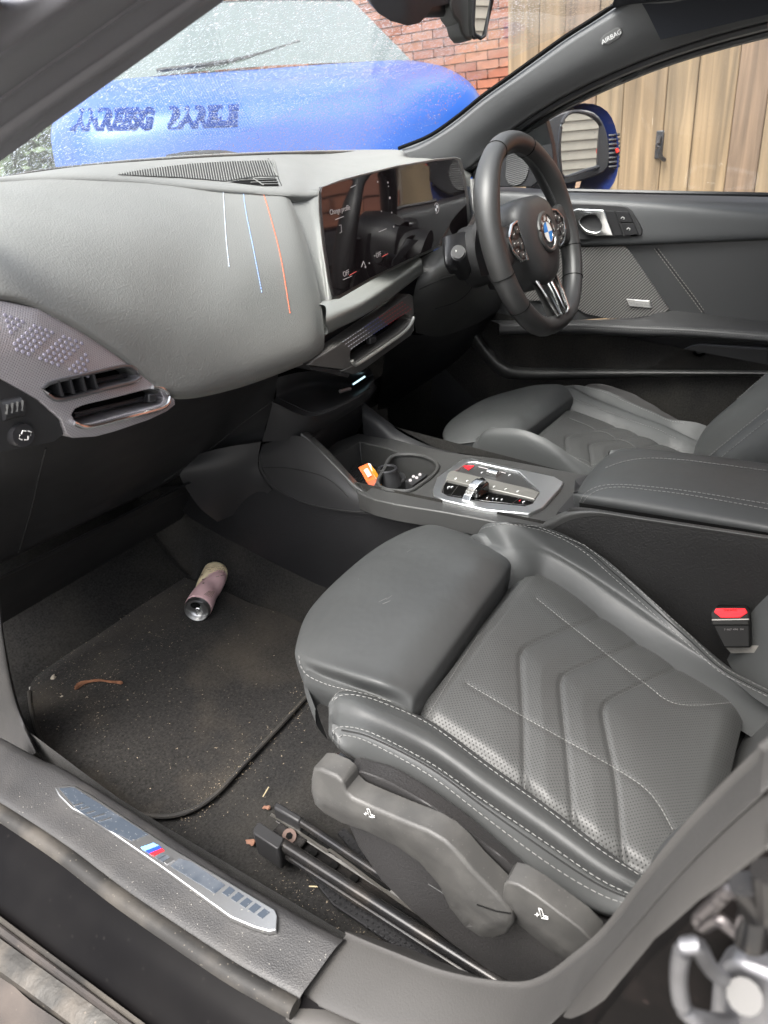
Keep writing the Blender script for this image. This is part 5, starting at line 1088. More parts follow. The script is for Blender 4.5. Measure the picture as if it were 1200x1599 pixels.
# --- inboard bolster
SI = [((800, 893), (770, 850), (744, 836)), ((822, 893), (800, 850), (760, 818)), ((850, 893), (850, 855), (800, 816)), ((890, 915), (900, 880), (862, 827)), ((940, 952), (955, 915), (930, 862)), ((990, 988), (1010, 955), (985, 908)), ((1060, 1034), (1080, 1010), (1058, 978)), ((1130, 1078), (1145, 1060), (1122, 1037)), ((1172, 1106), (1178, 1088), (1165, 1062)), ((1215, 1130), (1215, 1112), (1215, 1085))]
irow = []
for i, (a, t, o_) in enumerate(SI):
    A_ = S(*a, .0); T_ = S(*t, .026 if i > 0 else .01); O_ = X(*o_, -.134-.022*max(0, i-5)/4)
    irow.append([A_+V3(-.008, 0, -.035), A_, A_.lerp(T_, .5)+V3(0, 0, .008), T_, T_.lerp(O_, .55)+V3(0, 0, .010), O_, O_+V3(.012, .0, -.016), O_+V3(.016, 0, -.06), O_+V3(.012, 0, -.14)])
ibol = surf('side_bolster', irow, 110, 50, leather, seat, sharp=80)
surf('bolster_nose', [irow[0], [p+V3(-.004, .012, -.006) for p in irow[0]], [p.lerp(irow[0][4], .3)+V3(0, .02, -.035) for p in irow[0]]], 8, 50, leather, seat)
# --- perforated centre with chevron quilting
Lc = [(652, 1112), (680, 1136), (760, 1194), (850, 1266), (940, 1328), (1020, 1378), (1090, 1425)]
Rc = [(832, 886), (852, 893), (915, 938), (990, 990), (1060, 1036), (1130, 1080), (1166, 1102)]
nA, nB = 190, 170
La = cr(Lc, nA); Ra = cr(Rc, nA)
seams = [([(950, 958), (815, 1013), (813, 1037), (818, 1130), (820, 1240)], 1), ([(1010, 1000), (876, 1055), (876, 1083), (885, 1167), (897, 1295)], 1), ([(1070, 1037), (943, 1097), (943, 1125), (962, 1223), (975, 1355)], 1), ([(838, 935), (901, 985), (1004, 1065), (1060, 1100), (1165, 1096)], .35), ([(730, 1068), (827, 1125), (957, 1198), (1013, 1237), (1042, 1280), (1060, 1315)], .35), ([(664, 1128), (745, 1000), (842, 888)], .45)]
def roundcorner(L): return lin([(a, b, 0) for a, b in L], 160)[:, :2] if len(L) != 5 or L[0][0] < 900 and L[0][0] != 838 else cr([L[0], (L[0][0]*.5+L[1][0]*.5, L[0][1]*.5+L[1][1]*.5), (L[1][0]+14, L[1][1]-5), (L[1][0]+3, L[1][1]+6), L[2], L[3], L[4]], 160)
SP = []
for i, (L, w) in enumerate(seams):
    SP.append((np.array(roundcorner(L) if i < 3 else cr(L, 160))[:, :2], w))
SP = [((cr([L[0], (L[0][0]*.45+L[1][0]*.55, L[0][1]*.45+L[1][1]*.55), (L[1][0]+10, L[1][1]-3), (L[1][0]+1, L[1][1]+8), L[2], L[3], L[4]], 160) if i < 3 else cr(L, 160))[:, :2], w) for i, (L, w) in enumerate(seams)]
V = []
for i in range(nA):
    for j in range(nB):
        t = j/(nB-1); p = La[i]*(1-t)+Ra[i]*t
        h = -.002
        dmin = 99
        for Q, w in SP:
            d = np.sqrt(((Q-p)**2).sum(1)).min()
            h -= .0030*w*math.exp(-(d/5)**2)
            if w == 1: dmin = min(dmin, d)
        h += .003*(1-math.exp(-(min(dmin, 60)/24)**2))
        e = min(t, 1-t); h += .010*(1-math.exp(-(e/.06)**2))-.010
        if i < 6: h -= .0008*(6-i)
        s_ = i/(nA-1)
        h += .006*math.sin(math.pi*t)*math.sin(math.pi*min(1, s_*1.1)); h -= .022*(max(0, s_-.90)/.10)**2
        V.append(S(p[0], p[1], h))
cen = obj('perforated_panel', V, gridfaces(nA, nB), perf, seat, sharp=90)
strip_pts = [[S(u, v, -.035) for u, v in ((640, 1122), (727, 1004), (818, 884))], [S(u, v, -.012) for u, v in ((654, 1122), (735, 1003), (828, 888))], [S(u, v, -.012) for u, v in ((661, 1128), (743, 1006), (838, 894))]]
surf('front_welt', strip_pts, 10, 30, leather, seat)
surf('slider_gap', [[S(u, v, -.045) for u, v in ((590, 1110), (700, 1000), (790, 860))], [S(u, v, -.05) for u, v in ((650, 1140), (735, 1010), (830, 890))]], 4, 10, leather_side, seat)
thr2 = mat('fine_seam_thread', (.20, .20, .195), .8)
for i in (0, 1, 2): stitches('quilt_stitching', [tuple(q) for q in SP[i][0][::8]], [cen], thread_dark, seat, .004, .0025, .0008)
for i in (3, 4): stitches('quilt_stitching', [tuple(q) for q in SP[i][0][::8]], [cen], thr2, seat, .0050, .0034, .0008)
stitches('seam_stitching', [(665, 1123), (745, 996), (828, 886)], [cen], thr2, seat, .0040, .003, .0007)
# stitching on the bolsters
W_ = .0011
stitches('bolster_stitching', [(524, 1093), (534, 1086), (560, 1087), (600, 1099), (673, 1133), (760, 1197), (860, 1269), (940, 1330), (1010, 1374)], [bol], thread, seat, w=W_)
stitches('bolster_stitching', [(517, 1098), (527, 1083), (545, 1079), (600, 1092)], [bol], thread, seat, w=.001)
stitches('bolster_stitching', [(521, 1160), (522, 1142), (534, 1135), (580, 1145), (673, 1193), (760, 1254), (860, 1322), (940, 1376), (1010, 1408)], [bol], thread, seat, w=W_)
stitches('bolster_stitching', [(529, 1172), (530, 1152), (540, 1148), (580, 1160), (673, 1211), (760, 1277), (860, 1350), (940, 1397), (1000, 1417)], [bol], thread, seat, w=W_)
line('bolster_seam', [(534, 1140), (580, 1152), (673, 1200), (760, 1263), (860, 1333), (940, 1384), (1005, 1411)], [bol], gmat, seat, .0011)
stitches('bolster_stitching', [(741, 838), (750, 827), (790, 819), (850, 829), (905, 856), (955, 898), (1010, 948), (1070, 1002), (1130, 1052), (1210, 1094)], [ibol], thread, seat, w=W_)
stitches('bolster_stitching', [(770, 818), (850, 823), (912, 851), (965, 892), (1020, 940), (1080, 995), (1130, 1042), (1210, 1084)], [ibol], thread, seat, w=.001)
line('bolster_seam', [(800, 818), (850, 826), (908, 853), (960, 895), (1015, 944), (1075, 998), (1130, 1047), (1210, 1089)], [ibol], gmat, seat, .001)
# --- thigh support
TR = [((630, 1097), (479, 1044)), ((640, 1083), (469, 1028)), ((655, 1062), (467, 1006)), ((690, 1015), (486, 954)), ((725, 967), (532, 903)), ((760, 920), (592, 854)), ((785, 886), (648, 825)), ((797, 869), (694, 816))]
trow = []
for i, (r, f) in enumerate(TR):
    ed_ = i in (0, len(TR)-1); z0 = .598-(.012 if ed_ else 0)
    Rr = Z(*r, z0); Ff = Z(*f, .588-(.006 if ed_ else 0)); m1 = ((r[0]*.75+f[0]*.25), (r[1]*.75+f[1]*.25)); m2 = ((r[0]+f[0])/2, (r[1]+f[1])/2); m3 = ((r[0]*.2+f[0]*.8), (r[1]*.2+f[1]*.8))
    q = .012 if not ed_ else 0
    trow.append([Rr+V3(.0, .002, -.07), Rr+V3(0, -.004, -.022), Rr+V3(0, .002, -.004), Z(*m1, z0+q), Z(*m2, z0+q), Z(*m3, z0+q*.7-.004), Ff, Ff+V3(0, .006, -.016), Ff+V3(0, -.004, -.06)])
trow = [[p+V3(.012, -.002, -.065) for p in trow[0]], [p+V3(-.001, .001, -.03) for p in trow[0]], [p+V3(-.001, 0, -.006) for p in trow[0]]]+trow+[[p+V3(.003, 0, -.012) for p in trow[-1]], [p+V3(.0, 0, -.07) for p in trow[-1]]]
th = surf('thigh_support', trow, 80, 70, leather, seat, sharp=80)
scm = mat('pale_scuff', (.12, .12, .118), .7)
for L in ([(592, 940), (604, 934)], [(598, 943), (610, 938)], [(612, 930), (604, 936)], [(636, 862), (642, 858)], [(560, 905), (563, 898)]): line('scuff_mark', L, [th], scm, seat, .0004, 0, 6)
stitches('thigh_stitching', [(468, 1024), (471, 1040), (484, 1056), (520, 1071), (570, 1083), (615, 1096)], [th], thread, seat, w=.0011)
# --- seat underside box and shield
def XX(L, x): return [X(u, v, x) for u, v in L]
def cr4(L): return [(x/2.143+440, y/2.143+1100) for x, y in L]
ridge_t = cr4([(218, 235), (235, 195), (262, 178), (300, 188), (400, 222), (600, 352), (800, 520), (1000, 680), (1130, 775), (1300, 900)])
ridge_m = cr4([(208, 255), (215, 240), (250, 225), (300, 235), (400, 280), (600, 405), (800, 560), (960, 695), (1080, 790), (1250, 930)])
ridge_b = cr4([(205, 280), (215, 282), (260, 305), (320, 335), (400, 365), (600, 482), (780, 615), (940, 735), (1060, 825), (1230, 965)])
sh1 = surf('seat_shield', [XX(ridge_t, -.572), XX(ridge_t, -.585), [p.lerp(q, .9) for p, q in zip(XX(ridge_t, -.585), XX(ridge_m, -.607))], XX(ridge_m, -.608), XX(ridge_b, -.600), [p+V3(.03, 0, -.004) for p in XX(ridge_b, -.598)]], 41, 90, shield_pl, seat, g=lin, sharp=50)
low = cr4([(218, 395), (300, 360), (500, 450), (700, 560), (900, 690), (1075, 800), (1180, 880), (1000, 885), (870, 945), (800, 952), (700, 900), (560, 800), (440, 700), (330, 590), (255, 480)])
sh2 = panel('lower_shield', low, lambda u, v: X(u, v, -.588-.012*math.exp(-((u-620)**2)/9000)), shield_pl, seat, back=V3(.05, 0, 0), g=14, bev=.004)
back_recess = cr4([(225, 290), (600, 470), (950, 730), (1080, 830), (1000, 900), (700, 700), (300, 480), (215, 330)])
panel('shield_recess', back_recess, lambda u, v: X(u, v, -.578), dark_pl, seat, g=20)
tube('recess_slot', XX(cr4([(590, 512), (640, 520), (680, 535), (690, 550)]), -.582), .0035, shield_pl, seat, 8, 16)
lev = cr4([(104, 216), (97, 250), (96, 290), (108, 335), (140, 365), (200, 398), (290, 430), (380, 475), (460, 530), (520, 600), (560, 680), (610, 745), (660, 778), (710, 785), (755, 770), (775, 735), (765, 690), (720, 640), (640, 560), (590, 500), (545, 458), (490, 425), (400, 388), (300, 345), (235, 315), (212, 292), (205, 262), (180, 240), (130, 217)])
lv_edge = cr4([(150, 330), (300, 390), (440, 460), (520, 520), (600, 620), (700, 730)])
def levx(u, v):
    cu, cv2 = 0, 0; L = np.array(lv_edge); d = np.sqrt(((L-np.array([u, v]))**2).sum(1)).min()
    ce = cr(lv_edge, 40); dd = np.sqrt(((ce-np.array([u, v]))**2).sum(1)); k = dd.argmin()
    side = v-ce[k][1]
    return X(u, v, -.634+(.0006*max(0, side))-.0001*min(0, side)*.6)
le = panel('height_lever', lev, levx, lever_pl, seat, back=V3(.024, 0, 0), g=9, bev=.005, seg=3)
l2 = cr4([(742, 604), (755, 594), (790, 603), (850, 640), (930, 700), (1000, 752), (1045, 800), (1050, 815), (1010, 862), (972, 882), (930, 850), (850, 785), (790, 735), (750, 695), (738, 650)])
l2e = cr4([(752, 690), (850, 740), (980, 850)])
def lev2x(u, v): return X(u, v, -.632+.00045*max(0, (v-1100)*2.143-(640+((u-440)*2.143-760)*.85)-30))
l2o = panel('recline_lever', l2, lev2x, lever_pl, seat, back=V3(.022, 0, 0), g=8, bev=.004, seg=3)
# symbols on levers: small seat pictograms
def seatsym(o, u, v, s, x):
    pts = [(-.9, -1), (-.3, -.8), (.1, .5), (1.0, .8), (1.1, 1.2), (-.3, 1.0), (-.9, -1)]
    def W3(a, b): return X(u+a*s*1.0, v+b*s, x)
    tube('seat_symbol', [W3(a+.3, b) for a, b in pts], .00038, white, o, 4)
    tube('seat_symbol', [W3(-1.3, .3), W3(-.5, .3)], .00035, white, o, 4); tube('seat_symbol', [W3(-.9, -.1), W3(-.9, .7)], .00035, white, o, 4)
seatsym(le, 577, 1269, 6.2, -.6355); seatsym(l2o, 846, 1426, 7.5, -.6345)
sw1 = panel('switch_pad', cr4([(162, 186), (178, 182), (232, 214), (214, 255), (204, 262), (168, 236)]), lambda u, v: X(u, v, -.598), gloss, seat, back=V3(.01, 0, 0), g=8, bev=.001)
seatsym(sw1, 528, 1202, 4.5, -.5995)
tube('lever_groove', [levx(u, v)+V3(-.0008, 0, 0) for u, v in cr4([(655, 668), (720, 690), (768, 698)])], .0007, void, seat, 5)
tube('shield_crease', XX(cr4([(490, 600), (590, 662), (660, 680)]), -.603), .0006, grey_pl, seat, 5)
# dark under-body
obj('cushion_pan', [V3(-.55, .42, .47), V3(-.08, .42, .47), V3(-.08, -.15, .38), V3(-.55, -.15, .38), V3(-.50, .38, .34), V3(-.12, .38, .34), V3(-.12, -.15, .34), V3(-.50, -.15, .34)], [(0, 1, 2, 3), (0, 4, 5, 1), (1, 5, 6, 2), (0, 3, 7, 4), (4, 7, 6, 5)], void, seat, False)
# rails
def rz(u, v, z=.335): return Z(u, v, z)
def c3_(L): return [(x/3.75+380, y/3.75+1180) for x, y in L]
def railset(par, dx):
    def sh(L): return [p+V3(dx, 0, 0) for p in L]
    o1 = c3_([(222, 514), (860, 922), (1700, 1455)]); i1_ = c3_([(335, 385), (740, 655), (1500, 1160)])
    trk = surf('rail_track', [sh([rz(u, v, .312) for u, v in c3_([(150, 340), (800, 770), (1650, 1300)])]), sh([rz(u, v, .306) for u, v in c3_([(215, 400), (860, 820), (1700, 1350)])]), sh([rz(u, v, .312) for u, v in c3_([(150, 470), (860, 900), (1720, 1430)])])], 8, 30, railm, par)
    tube('outer_rail', sh([rz(u, v) for u, v in o1]), .0078, railm, par, 12, 24)
    tube('outer_rail_lower', sh([rz(u, v, .316)+V3(-.010, 0, 0) for u, v in o1]), .0045, railm, par, 8, 24)
    tube('inner_rail', sh([rz(u, v) for u, v in i1_]), .0058, railm, par, 12, 24)
    tube('guide_wire', sh([rz(u, v, .322) for u, v in c3_([(165, 345), (230, 385), (480, 550), (520, 560), (900, 840), (1500, 1230)])]), .0022, chrome if False else mat('steel_wire', (.25, .24, .22), .35, metal=.9), par, 6, 40)
    a = [rz(u, v, .348) for u, v in c3_([(85, 388), (232, 482), (215, 545), (55, 440)])]
    prism('rail_end_cap', sh([rz(u, v, .345) for u, v in c3_([(82, 392), (100, 388), (238, 478), (232, 500), (210, 540), (195, 545), (60, 455), (58, 430)])]), V3(0, 0, -.04), dark_pl, par, .003)
    prism('rail_end_cap', sh([rz(u, v, .343) for u, v in c3_([(175, 292), (195, 268), (210, 270), (348, 355), (325, 388), (180, 305)])]), V3(0, 0, -.03), dark_pl, par, .003)
    V, F = box_vf(rz(*c3_([(275, 472)])[0], .316)+V3(dx, 0, 0), .03, .05, .006); bevel(obj('mount_plate', V, F, railm, par), .002)
    b_ = tube('mount_bolt', [rz(*c3_([(270, 470)])[0], .318)+V3(dx, 0, 0), rz(*c3_([(270, 470)])[0], .326)+V3(dx, 0, 0)], .0095, mat('rusty_bolt', (.09, .06, .05), .55, metal=.6), par, 16)
    tube('bolt_socket', [rz(*c3_([(270, 470)])[0], .3262)+V3(dx, 0, 0), rz(*c3_([(270, 470)])[0], .3268)+V3(dx, 0, 0)], .0048, void, b_, 6)
    parts = []
    for k in range(16):
        u, v = c3_([(245+k*40, 380+k*25.5)])[0]; p = rz(u, v, .3195)+V3(dx, 0, 0); parts.append(box_vf(p+V3(0, 0, .0005), .0075, .011, .004))
    v_, f_ = join(parts); obj('rail_slots', v_, f_, void, par, False)
    strip_ = surf('slot_strip', [sh([rz(u, v, .319) for u, v in c3_([(215, 350), (860, 770), (1400, 1120)])]), sh([rz(u, v, .316) for u, v in c3_([(190, 385), (835, 805), (1400, 1165)])])], 3, 20, mat('phosphated_steel', (.07, .068, .065), .4, metal=.6, var=(40, .7, 1.3)), par)
    for k in (0, 1, 2): 
        u, v = c3_([(410+k*120, 572+k*75)])[0]; p = rz(u, v, .314)+V3(dx, 0, 0); tube('track_hole', [p, p+V3(0, 0, .0015)], .0055, void, par, 12)
railset(seat, 0)
V, F = tube_vf([V3(-.14, .42, .335), V3(-.14, -.1, .335)], .01, 8); obj('inner_seat_rail', V, F, railm, seat)
# --- backrest
def brs(t):   # centre line of the backrest front face, t up the back
    return V3(-.31, .0-.33*t-.05*t*t, .47+.66*t)
ang = Vector((0, -.36, .93)).normalized(); nrm = Vector((0, .93, .36))
brows = []
for t in np.linspace(-.12, 1, 11):
    c = brs(t); w = .155-.01*t
    brows.append([c+V3(x*w, 0, 0)+nrm*(.012*(1-x*x)+.004) for x in np.linspace(-1, 1, 9)])
bc_ = surf('backrest_panel', brows, 60, 30, perf, seat, sharp=90)
for sg in (-1, 1):
    rws = []
    for t in np.linspace(-.04, .95, 9):
        c = brs(t); k = 1.0 if t < .6 else 1-.5*(t-.6)
        prof_ = [(.150, .0), (.160, .035), (.185, .085*k), (.215, .105*k), (.240, .092*k), (.252, .055*k), (.250, -.01), (.235, -.075), (.15, -.11)]
        e = 1 if t > .0 else .75
        rws.append([c+V3(sg*a, 0, 0)+nrm*b*e for a, b in prof_])
    o = surf('backrest_bolster', rws, 60, 44, leather, seat, sharp=80)
    for off_, kk in ((.215, 1), (.240, .92)):
        pts = [brs(t)+V3(sg*off_, 0, 0)+nrm*(.106 if off_ < .22 else .0935)*((1 if t < .6 else 1-.5*(t-.6))*(1 if t > 0 else .75)) for t in np.linspace(.22, .9, 60)]
        A_ = np.array([list(p) for p in pts]); prt = []
        s = 0; d = np.r_[0, np.cumsum(np.linalg.norm(np.diff(A_, axis=0), axis=1))]
        while s+.005 < d[-1]:
            a = Vector([np.interp(s, d, A_[:, j]) for j in range(3)]); b = Vector([np.interp(s+.0045, d, A_[:, j]) for j in range(3)])
            prt.append(tube_vf([a, b], .0007, 4)); s += .0066
        v_, f_ = join(prt); obj('backrest_stitching', v_, f_, thread, seat)
hdr = []
for t in (.95, 1.0, 1.12, 1.22, 1.26):
    c = brs(t); w = .15 if t < 1.1 else .12 if t < 1.25 else .08
    hdr.append([c+V3(x*w, 0, 0)+nrm*(.03*(1-x*x)) for x in np.linspace(-1, 1, 9)])
surf('headrest', hdr, 20, 20, leather, seat)
surf('backrest_shell', [[V3(-.54, -.12, .40), V3(-.08, -.12, .40)], [V3(-.54, -.47, 1.12), V3(-.08, -.47, 1.12)]], 8, 8, black_pl, seat)
# driver's seat: mirrored copy of the thing and each of its parts
def copy_thing(src, loc, scale, label):
    r = src.copy(); COL.objects.link(r); r.location = loc; r.scale = scale; r['label'] = label
    for ch in list(src.children):
        if ch.name.split('.')[0] in ('height_lever', 'recline_lever', 'switch_pad', 'lever_groove', 'recess_slot', 'shield_crease', 'lower_shield'): continue   # hidden against the far door
        c = ch.copy(); COL.objects.link(c); c.parent = r
        if ch.name.startswith(('backrest', 'headrest')): c.rotation_euler.x = .17; c.location.y -= .01   # this seat's back is set further back
        for g_ in ch.children:
            d = g_.copy(); COL.objects.link(d); d.parent = c
    return r
seat2 = copy_thing(seat, (.40, .42, .31), (-.86, .86, .86), 'far driver seat in grey leather, partly hidden behind the centre armrest')

# ================================================================ SEAT BELT BUCKLE
bkl = empty('belt_buckle', (-.13, .09, .46), 'black seat belt buckle with a bright red release button beside the centre console', 'seat belt buckle')
bp1 = X(1140, 960, -.138); bn = Vector((-.85, -.22, .48)).normalized()
def BK(u, v, d=0): return PL(u, v, bp1+bn*d, bn)
bd_ = panel('buckle_body', [(1111, 956), (1118, 949), (1165, 948), (1170, 954), (1172, 976), (1173, 1012), (1130, 1012), (1112, 975)], BK, mat('buckle_black', (.006, .006, .006), .5, spec=.2), bkl, back=V3(.025, 0, -.01), g=8, bev=.0025)
panel('buckle_head', [(1110, 957), (1117, 949), (1165, 948), (1170, 954), (1171, 977), (1112, 977)], lambda u, v: BK(u, v, .004), mat('buckle_grey', (.012, .012, .0115), .5, spec=.2), bkl, back=V3(.01, 0, -.004), g=8, bev=.002)
rb_ = panel('release_button', [(1115, 956), (1118, 950), (1164, 950), (1168, 957), (1156, 965), (1126, 965)], lambda u, v: BK(u, v, .0062), red, bkl, back=V3(.004, 0, -.002), g=6, bev=.001)
tube('buckle_edge', [BK(1112, 968, .005), BK(1170, 967, .005)], .0009, mat('worn_edge', (.3, .28, .26), .4), bkl, 5)
text('button_lettering', 'PRESS', .0062, BK(1141, 953.5, .0066), BK(1160, 953, 0)-BK(1120, 954, 0), V3(0, 0, 1), mat('dark_red_print', (.25, .01, .01), .6), rb_, .0001)
text('buckle_lettering', '7 467 496  04', .0042, BK(1146, 983, .0008), BK(1160, 983, 0)-BK(1120, 984, 0), V3(0, 0, 1), mat('grey_print', (.16, .15, .15), .6), bd_, .0001)
prism('belt_bracket', [X(u, v, -.135) for u, v in ((1132, 1009), (1192, 1008), (1194, 1019), (1142, 1020))], V3(.004, 0, -.002), mat('bracket_steel', (.24, .23, .21), .5, metal=.3, var=(60, .6, 1.3)), bkl)

# ================================================================ FLOOR MAT AND LITTER
MZ = .290
mo = [(46, 1080), (50, 1110), (62, 1150), (82, 1190), (120, 1218), (170, 1250), (215, 1270), (262, 1275), (302, 1264), (340, 1238), (390, 1184), (440, 1131), (490, 1076), (600, 960), (560, 935), (480, 960), (400, 945), (330, 915), (230, 900), (120, 985), (60, 1050)]
mo_s = [tuple(p) for p in cr(mo, 110, True)]
fm = panel('floor_mat', mo_s, lambda u, v: onfloor(u, v, .008+.001*math.sin(u*.03)*math.sin(v*.04)), matc, None, back=V3(0, 0, -.006), g=14)
tag(fm, 'dark velour floor mat with corded edge and crumbs in the passenger footwell', 'floor mat')
edge = [onfloor(u, v, .0075) for u, v in cr([(46, 1080), (50, 1110), (62, 1150), (82, 1190), (120, 1218), (170, 1250), (215, 1270), (262, 1275), (302, 1264), (340, 1238), (390, 1184), (440, 1131), (490, 1076), (600, 960)], 90)]
tube('mat_edging', edge, .0036, edging, fm, 8)
# studded plastic pad in the carpet beside the rail
def studpad(L, z):
    o = panel('studded_pad', L, lambda u, v: Z(u, v, z), black_pl, car, back=V3(0, 0, -.004), g=20, bev=.001)
    prt = []
    us = [p[0] for p in L]; vs = [p[1] for p in L]
    a = min(us); r = 0
    while a < max(us):
        b = min(vs)+(r % 2)*5
        while b < max(vs):
            if inside((a, b), L): p = Z(a, b, z); prt.append(tube_vf([p, p+V3(0, 0, .0012)], [.0022, .0012], 6))
            b += 10
        a += 8.5; r += 1
    v_, f_ = join(prt); obj('studs', v_, f_, black_pl, o)
studpad([(480, 1362), (500, 1370), (620, 1445), (740, 1528), (752, 1540), (735, 1546), (700, 1532), (600, 1465), (520, 1412)], .300)
studpad([(527, 1300), (538, 1292), (585, 1345), (570, 1350)], .308)

# crushed can
canr = empty('drink_can', onfloor(325, 925, .008), 'crushed slim drink can in cream and pink lying on the passenger floor mat', 'drink can')
La_ = onfloor(308, 952, .0348); Rb = onfloor(339, 892, .0340); ax = (Rb-La_).normalized(); clen = (Rb-La_).length
s1 = ax.cross(V3(0, 0, 1)).normalized(); s2 = s1.cross(ax)
s2 = -s2 if s2.z < 0 else s2
R0 = .0265; NT = 60; rings = []; tt = []
for k in range(46):
    t = k/45; y_ = t*clen
    r = R0
    if t < .06: r = R0*(.88+2*t)
    if t > .96: r = R0*(1-(t-.96)*2.5)
    sq = .10*math.exp(-((t-.5)/.2)**2)          # crushed waist
    phi = -1.0+t*3.0                             # twisting crease
    cx, cy = 0, 0; ring_ = []
    for a in range(NT):
        th = 2*math.pi*a/NT
        rr2 = r*(1-sq*max(0, math.cos(th-phi))**1.4*1.5-.08*sq*math.sin(5*th+9*t))*(1+.18*sq*math.cos(2*(th-phi)+math.pi))
        ring_.append(La_+ax*(y_+.004*sq*math.sin(2*th+4))+s1*math.cos(th)*rr2+s2*math.sin(th)*rr2)
    for a in range(NT):
        th = 2*math.pi*a/NT; bn_ = .62+.27*math.cos(th); dd = t-bn_; c0_ = La_+ax*y_
        kk = 1-.20*math.exp(-(dd/.06)**2)*(.65-.35*math.cos(th))-.12*math.exp(-((t-.45)/.2)**2)*(.5-.5*math.cos(th))
        ring_[a] = c0_+(ring_[a]-c0_)*kk
    rings.append(ring_); tt.append(t)
Vc = [p for r in rings for p in r]
canm = bpy.data.materials.new('can_print'); canm.use_nodes = True
cream = mat('can_cream', (.97, .82, .54), .4, metal=.0, var=(40, .95, 1.05)); pink = mat('can_pink', (.96, .64, .65), .4, metal=.0, var=(40, .95, 1.05)); lid = mat('can_lid', (.6, .6, .6), .3, metal=1)
body = obj('can_body', Vc, gridfaces(46, NT, True), cream, canr, sharp=70); body.data.materials.append(pink); body.data.materials.append(lid)
for i, p in enumerate(body.data.polygons):
    ring_i = i//NT; a = (i % NT)/NT*2*math.pi; t = ring_i/45
    bnd = .62+.27*math.cos(a)
    p.material_index = 2 if t < .03 or t > .97 else (1 if t < bnd else 0)
lw = [(1.0, -.001), (1.02, -.003), (.98, -.0045), (.93, -.004), (.90, .002), (.86, .0045), (.6, .004), (.3, .004), (.01, .004)]
obj('can_lid', [La_+ax*b+s1*math.cos(2*math.pi*a/NT)*R0*.9*k+s2*math.sin(2*math.pi*a/NT)*R0*.9*k for k, b in lw for a in range(NT)], gridfaces(len(lw), NT, True), lid, canr)
def lidp(a, b, d=.003): return La_+ax*d+s1*a*R0+s2*b*R0
up_ = 1
prism('can_mouth', [lidp(-.1+.38*math.cos(q), .30+.26*math.sin(q), .0034) for q in np.linspace(0, 6.28, 22)[:-1]], ax*-.0004, void, canr)
tube('ring_pull', [lidp(.05+.20*math.cos(q), -.22+.33*math.sin(q), .001) for q in np.linspace(0, 6.28, 22)[:-1]], .0013, chrome, canr, 6, closed=True)
tube('can_rivet', [lidp(.0, .06, .003), lidp(.0, .06, .0005)], .0028, chrome, canr, 12)
obj('can_base', [Rb*0+La_+ax*(clen-.001)+s1*math.cos(q)*R0*.8+s2*math.sin(q)*R0*.8 for q in np.linspace(0, 6.28, 30)[:-1]], [tuple(range(29))], lid, canr)
inkm = mat('can_ink', (.30, .20, .14), .6)
def cansurf(u, v): return on(u, v, [body], .0005)
for L in (((322, 887.5), (351, 884.5)), ((324, 890), (352, 887)), ((327, 892.5), (352, 889.5)), ((341, 893), (352, 891.5)), ((341, 895), (352, 893.5)), ((337, 901), (352, 897.5))):
    a_, b_ = L; n_ = int(abs(b_[0]-a_[0])/1.5)
    prt = []
    for k in range(n_):
        if k % 5 == 4: continue
        t = k/n_; p = cansurf(a_[0]+(b_[0]-a_[0])*t, a_[1]+(b_[1]-a_[1])*t); q = cansurf(a_[0]+(b_[0]-a_[0])*(t+.7/n_), a_[1]+(b_[1]-a_[1])*(t+.7/n_))
        if p and q: prt.append(tube_vf([p, q], .0006, 4))
    if prt: v_, f_ = join(prt); obj('small_print', v_, f_, inkm, canr)
for k in range(6):
    a_ = cansurf(319+k*2.1, 929+k*1.4-k*.6); b_ = cansurf(327+k*1.6, 923+k*.2)
    if a_ and b_: tube('small_print', [a_, b_], .0005, inkm, canr, 4)
for u, v in ((316, 898), (317, 905), (318, 911)):
    p = cansurf(u, v)
    if p: tube('can_symbol', [p, p+V3(0, 0, .0004)], .0022, inkm, canr, 6)

# orange carton in the bin
oc = empty('orange_carton', Z(582, 750, .585), 'small orange and white card box leaning in the console bin beside the cup holder', 'box')
om = mat('orange_card', (.78, .13, .015), .5); om2 = mat('amber_card', (.85, .34, .02), .5); wm = mat('white_card', (.75, .72, .68), .6)
f0 = [Z(560, 730, .625), Z(575, 723, .632), Z(594, 752, .600), Z(581, 766, .594)]
obx = V3(.030, .006, -.006)
bdy = prism('box_front', f0, V3(.002, -.001, -.002), om, oc)
sd_ = [Z(575, 723, .632), Z(583, 731, .628), Z(597, 755, .600), Z(598, 766, .592), Z(594, 752, .600)]
prism('box_edge', [Z(575, 723, .6325), Z(579, 724.5, .631), Z(598, 754, .600), Z(594, 757, .599)], V3(.002, .002, -.004), wm, oc)
prism('box_side', [Z(579, 725, .630), Z(587, 735, .625), Z(598, 754, .600), Z(595, 752, .600)], V3(0, .002, -.01), om2, oc)
prism('box_flap', [Z(577, 757, .602), Z(594, 752, .603), Z(600, 766, .596), Z(585, 768, .594)], V3(0, 0, -.002), om2, oc)
prism('box_flap', [Z(574, 752, .606), Z(590, 747, .609), Z(586, 764, .598), Z(579, 765, .598)], V3(.001, 0, -.002), mat('dark_orange_card', (.55, .07, .015), .5), oc)
f_c = (f0[0]+f0[1]+f0[2]+f0[3])/4; dn = ((f0[2]+f0[3])-(f0[0]+f0[1])).normalized(); dr = (f0[1]-f0[0]).normalized(); nf = dr.cross(dn); nf = nf if nf.dot(CAM-f_c) > 0 else -nf
tube('white_label', [f_c-dn*.013+nf*.0015, f_c+dn*.002+nf*.0015], .0042, wm, oc, 8)

